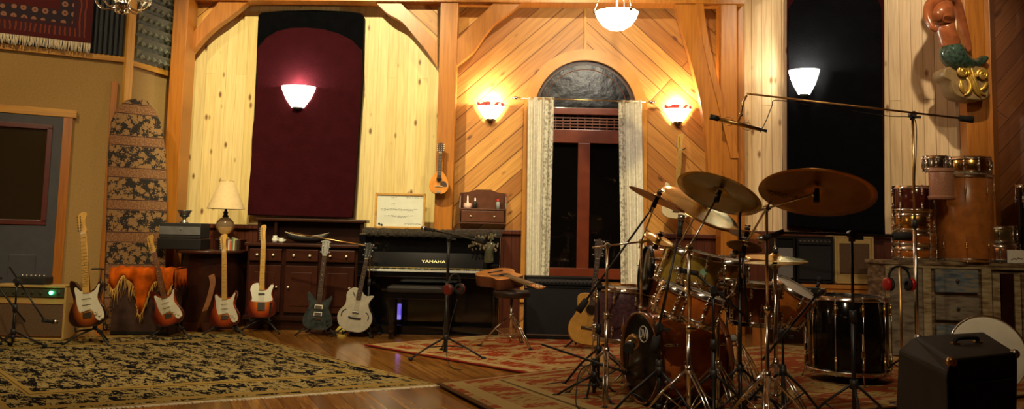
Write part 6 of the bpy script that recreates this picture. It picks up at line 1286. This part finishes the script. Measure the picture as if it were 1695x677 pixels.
# front grille slab
g_ = [bot[3] * .9 + bot[2] * .1, bot[2] * .9 + bot[3] * .1, mid[2] * .9 + mid[3] * .1, mid[3] * .9 + mid[2] * .1]; g_[0] = g_[0] + Vector((0, 0, .05)); g_[1] = g_[1] + Vector((0, 0, .05)); g_[2] = g_[2] - Vector((0, 0, .04)); g_[3] = g_[3] - Vector((0, 0, .04))
MB().prism([p_ + nf * .001 for p_ in g_], nf * .008).build('grille', M_grill, T)
for p_ in bot: MB().cyl((p_.x * .85, p_.y * .85, 0), (p_.x * .85, p_.y * .85, .014), .02, n=10).build('foot', M_rub, T)
# ---- carved figurehead on the post
D = 8.92
def fp(px, py, dy=0.0): return at(px, py, D + dy)
base = fp(1612, 140, .02)
T = thing('carved_figurehead', 'carved and painted mermaid figurehead with a green tail on a gilded scroll bracket', 'sculpture', base)
skinm = mat('carved_skin', (.34, .10, .035), .25, var=.3, scale=10, coat=.6); tailm = mat('carved_tail', (.018, .055, .035), .22, var=.8, scale=30, coat=.6, bump=.8)
def skin(name, nodes, edges, m):
    me = bpy.data.meshes.new(name); me.from_pydata([Vector(n[0]) - base for n in nodes], edges, []); me.update(); me.materials.append(m)
    o = bpy.data.objects.new(name, me); C.objects.link(o); o.parent = T; o.modifiers.new('skin', 'SKIN'); sv = me.skin_vertices[0].data if me.skin_vertices else None
    if sv is None:
        bm = bmesh.new(); bm.from_mesh(me); bm.verts.layers.skin.verify(); bm.to_mesh(me); bm.free(); sv = me.skin_vertices[0].data
    for i, n in enumerate(nodes): sv[i].radius = (n[1], n[2] if len(n) > 2 else n[1]); sv[i].use_root = (i == 0)
    s_ = o.modifiers.new('sub', 'SUBSURF'); s_.levels = 2; s_.render_levels = 2
    for p in me.polygons: p.use_smooth = True
    o.modifiers['skin'].use_smooth_shade = True
    return o
# torso: pelvis, waist, ribs, chest, neck, head ; arms swept back
nodes = [(fp(1577, 84, -.12), .13, .12), (fp(1570, 64, -.14), .10, .09), (fp(1562, 42, -.16), .115, .10), (fp(1558, 18, -.18), .14, .115), (fp(1558, -4, -.16), .09, .075), (fp(1556, -16, -.16), .045, .045), (fp(1552, -34, -.19), .085, .10), (fp(1550, -50, -.19), .06, .07),
         (fp(1582, 2, -.10), .062, .060), (fp(1592, 34, -.04), .048, .048), (fp(1600, 64, .0), .038, .038), (fp(1606, 86, .03), .030, .022),
         (fp(1538, 6, -.22), .055, .055), (fp(1534, 28, -.28), .042, .042), (fp(1543, 46, -.32), .034, .034), (fp(1552, 52, -.32), .030, .022),
         (fp(1546, 30, -.27), .052, .052), (fp(1566, 32, -.27), .052, .052)]
edges = [(0, 1), (1, 2), (2, 3), (3, 4), (4, 5), (5, 6), (6, 7), (4, 8), (8, 9), (9, 10), (10, 11), (4, 12), (12, 13), (13, 14), (14, 15), (3, 16), (3, 17)]
skin('body', nodes, edges, skinm)
skin('hair', [(fp(1556, -46, -.12), .09), (fp(1566, -24, -.08), .08), (fp(1572, 0, -.05), .065), (fp(1580, 24, -.03), .040)], [(0, 1), (1, 2), (2, 3)], mat('carved_hair', (.10, .03, .012), .3, var=.3))
skin('tail', [(fp(1574, 70, -.13), .125, .11), (fp(1574, 88, -.13), .155, .135), (fp(1584, 102, -.11), .15, .13), (fp(1600, 108, -.06), .11, .10), (fp(1614, 108, -.02), .07, .07), (fp(1626, 100, .0), .045, .045), (fp(1632, 92, .0), .07, .02)], [(i, i + 1) for i in range(6)], tailm)
# scroll bracket
sc_out = [(1562, 118), (1566, 112), (1580, 108), (1598, 104), (1612, 108), (1622, 110), (1634, 114), (1637, 130), (1637, 160), (1622, 166), (1598, 163), (1584, 157), (1578, 146), (1574, 134), (1563, 128)]
pts = crom([(x, y) for x, y in sc_out], 3); P3 = [at(p.x, p.y, D - .14) - base for p in pts]
MB().prism(P3, (0, .25, 0), bev=.015).build('bracket_block', mat('cream_paint', (.26, .17, .075), .4, var=.2), T)
def volute(px, py, r0, turns, hand, a0, name='volute'):
    c_ = at(px, py, D - .15) - base; pts = []; rr = []
    N = int(20 * turns)
    for i in range(N + 1):
        f_ = i / N; a = a0 + hand * 2 * PI * turns * f_; r_ = r0 * (1 - .88 * f_); pts.append(c_ + Vector((r_ * math.cos(a), -.012 - .02 * f_, r_ * math.sin(a)))); rr.append(.022 * (1 - .45 * f_))
    MB().tube(pts, rr, 8).build(name, M_gold, T)
volute(1593, 119, .060, 2.0, 1, -.6); volute(1625, 124, .056, 2.0, -1, 3.6)
for k, q in enumerate(([(1600, 128), (1606, 140), (1604, 152), (1596, 158)], [(1608, 112), (1612, 130), (1620, 150), (1632, 158)], [(1600, 118), (1610, 134), (1615, 150), (1624, 160)], [(1634, 136), (1628, 146), (1618, 150)], [(1590, 132), (1592, 146), (1602, 158)])):
    pts = [at(x, y, D - .155) - base for x, y in crom([(a_, b_) for a_, b_ in q], 4, False)]
    n = len(pts); MB().tube(pts, [.005 + .020 * math.sin(PI * min(1, (i + 1) / n)) for i in range(n)], 8).build('acanthus_leaf', M_gold, T)
# ------------------------------------------------------------------ light
sc = bpy.context.scene
sc.view_settings.view_transform = 'Standard'; sc.view_settings.look = 'None'; sc.view_settings.gamma = 1; sc.view_settings.use_curve_mapping = False
sc.view_settings.exposure = 0.4
w = bpy.data.worlds.new('night'); sc.world = w; w.use_nodes = True; w.node_tree.nodes['Background'].inputs[0].default_value = (0.02, 0.025, 0.04, 1); w.node_tree.nodes['Background'].inputs[1].default_value = 0.3
def plight(name, loc, e, col=(1, 0.72, 0.4), r=0.05):
    l = bpy.data.lights.new(name, 'POINT'); l.energy = e; l.color = col; l.shadow_soft_size = r; o = bpy.data.objects.new(name, l); C.objects.link(o); o.location = loc; return o
def alight(name, loc, tgt, e, size, col=(1, 0.78, 0.48)):
    l = bpy.data.lights.new(name, 'AREA'); l.energy = e; l.color = col; l.shape = 'DISK'; l.size = size; o = bpy.data.objects.new(name, l); C.objects.link(o); o.location = loc
    o.rotation_euler = (Vector(tgt) - Vector(loc)).to_track_quat('-Z', 'Y').to_euler(); return o
def slight(name, loc, tgt, e, ang, col=(1, 0.78, 0.48), r=0.08, blend=0.6):
    l = bpy.data.lights.new(name, 'SPOT'); l.energy = e; l.color = col; l.spot_size = math.radians(ang); l.spot_blend = blend; l.shadow_soft_size = r; o = bpy.data.objects.new(name, l); C.objects.link(o); o.location = loc
    o.rotation_euler = (Vector(tgt) - Vector(loc)).to_track_quat('-Z', 'Y').to_euler(); return o
slight('unseen_spot', (-1.9, 6.6, 4.75), (-2.2, 10.3, 2.4), 620, 62, (1, 0.87, 0.48), .06, .5)  # these spots are added out of view to brighten walls, floor and instruments
slight('unseen_spot', (3.4, 6.3, 4.75), (3.9, 9.9, 2.9), 270, 55, (1, 0.80, 0.52), .06, .6)
slight('unseen_spot', (0.8, 6.5, 4.75), (0.8, 10.3, 2.7), 320, 62, (1, 0.78, 0.40), .06, .6)
slight('unseen_spot', (-4.4, 5.4, 4.75), (-4.6, 9.0, 2.2), 210, 62, (1, 0.72, 0.36), .06, .7)
slight('unseen_spot', (-2.2, 4.6, 4.8), (-2.4, 7.6, 0), 200, 66, (1, 0.82, 0.46), .04, .8)
slight('unseen_spot', (1.6, 3.2, 4.8), (1.6, 6.2, 0.5), 60, 74, (1, 0.76, 0.48), .03, .8)
slight('unseen_spot', (-1.6, 2.6, 4.75), (-2.6, 8.9, 0.5), 420, 50, (1, 0.82, 0.50), .04, .7)
slight('unseen_spot', (0.2, 2.0, 4.75), (1.2, 5.9, 0.5), 240, 60, (1, 0.80, 0.52), .03, .7)
slight('unseen_spot', (3.6, 3.0, 4.75), (4.2, 8.4, 1.1), 180, 44, (1, 0.78, 0.46), .04, .7)
slight('unseen_spot', (0.4, 5.2, 4.75), (0.9, 10.2, 1.5), 220, 40, (1, 0.84, 0.58), .04, .7)
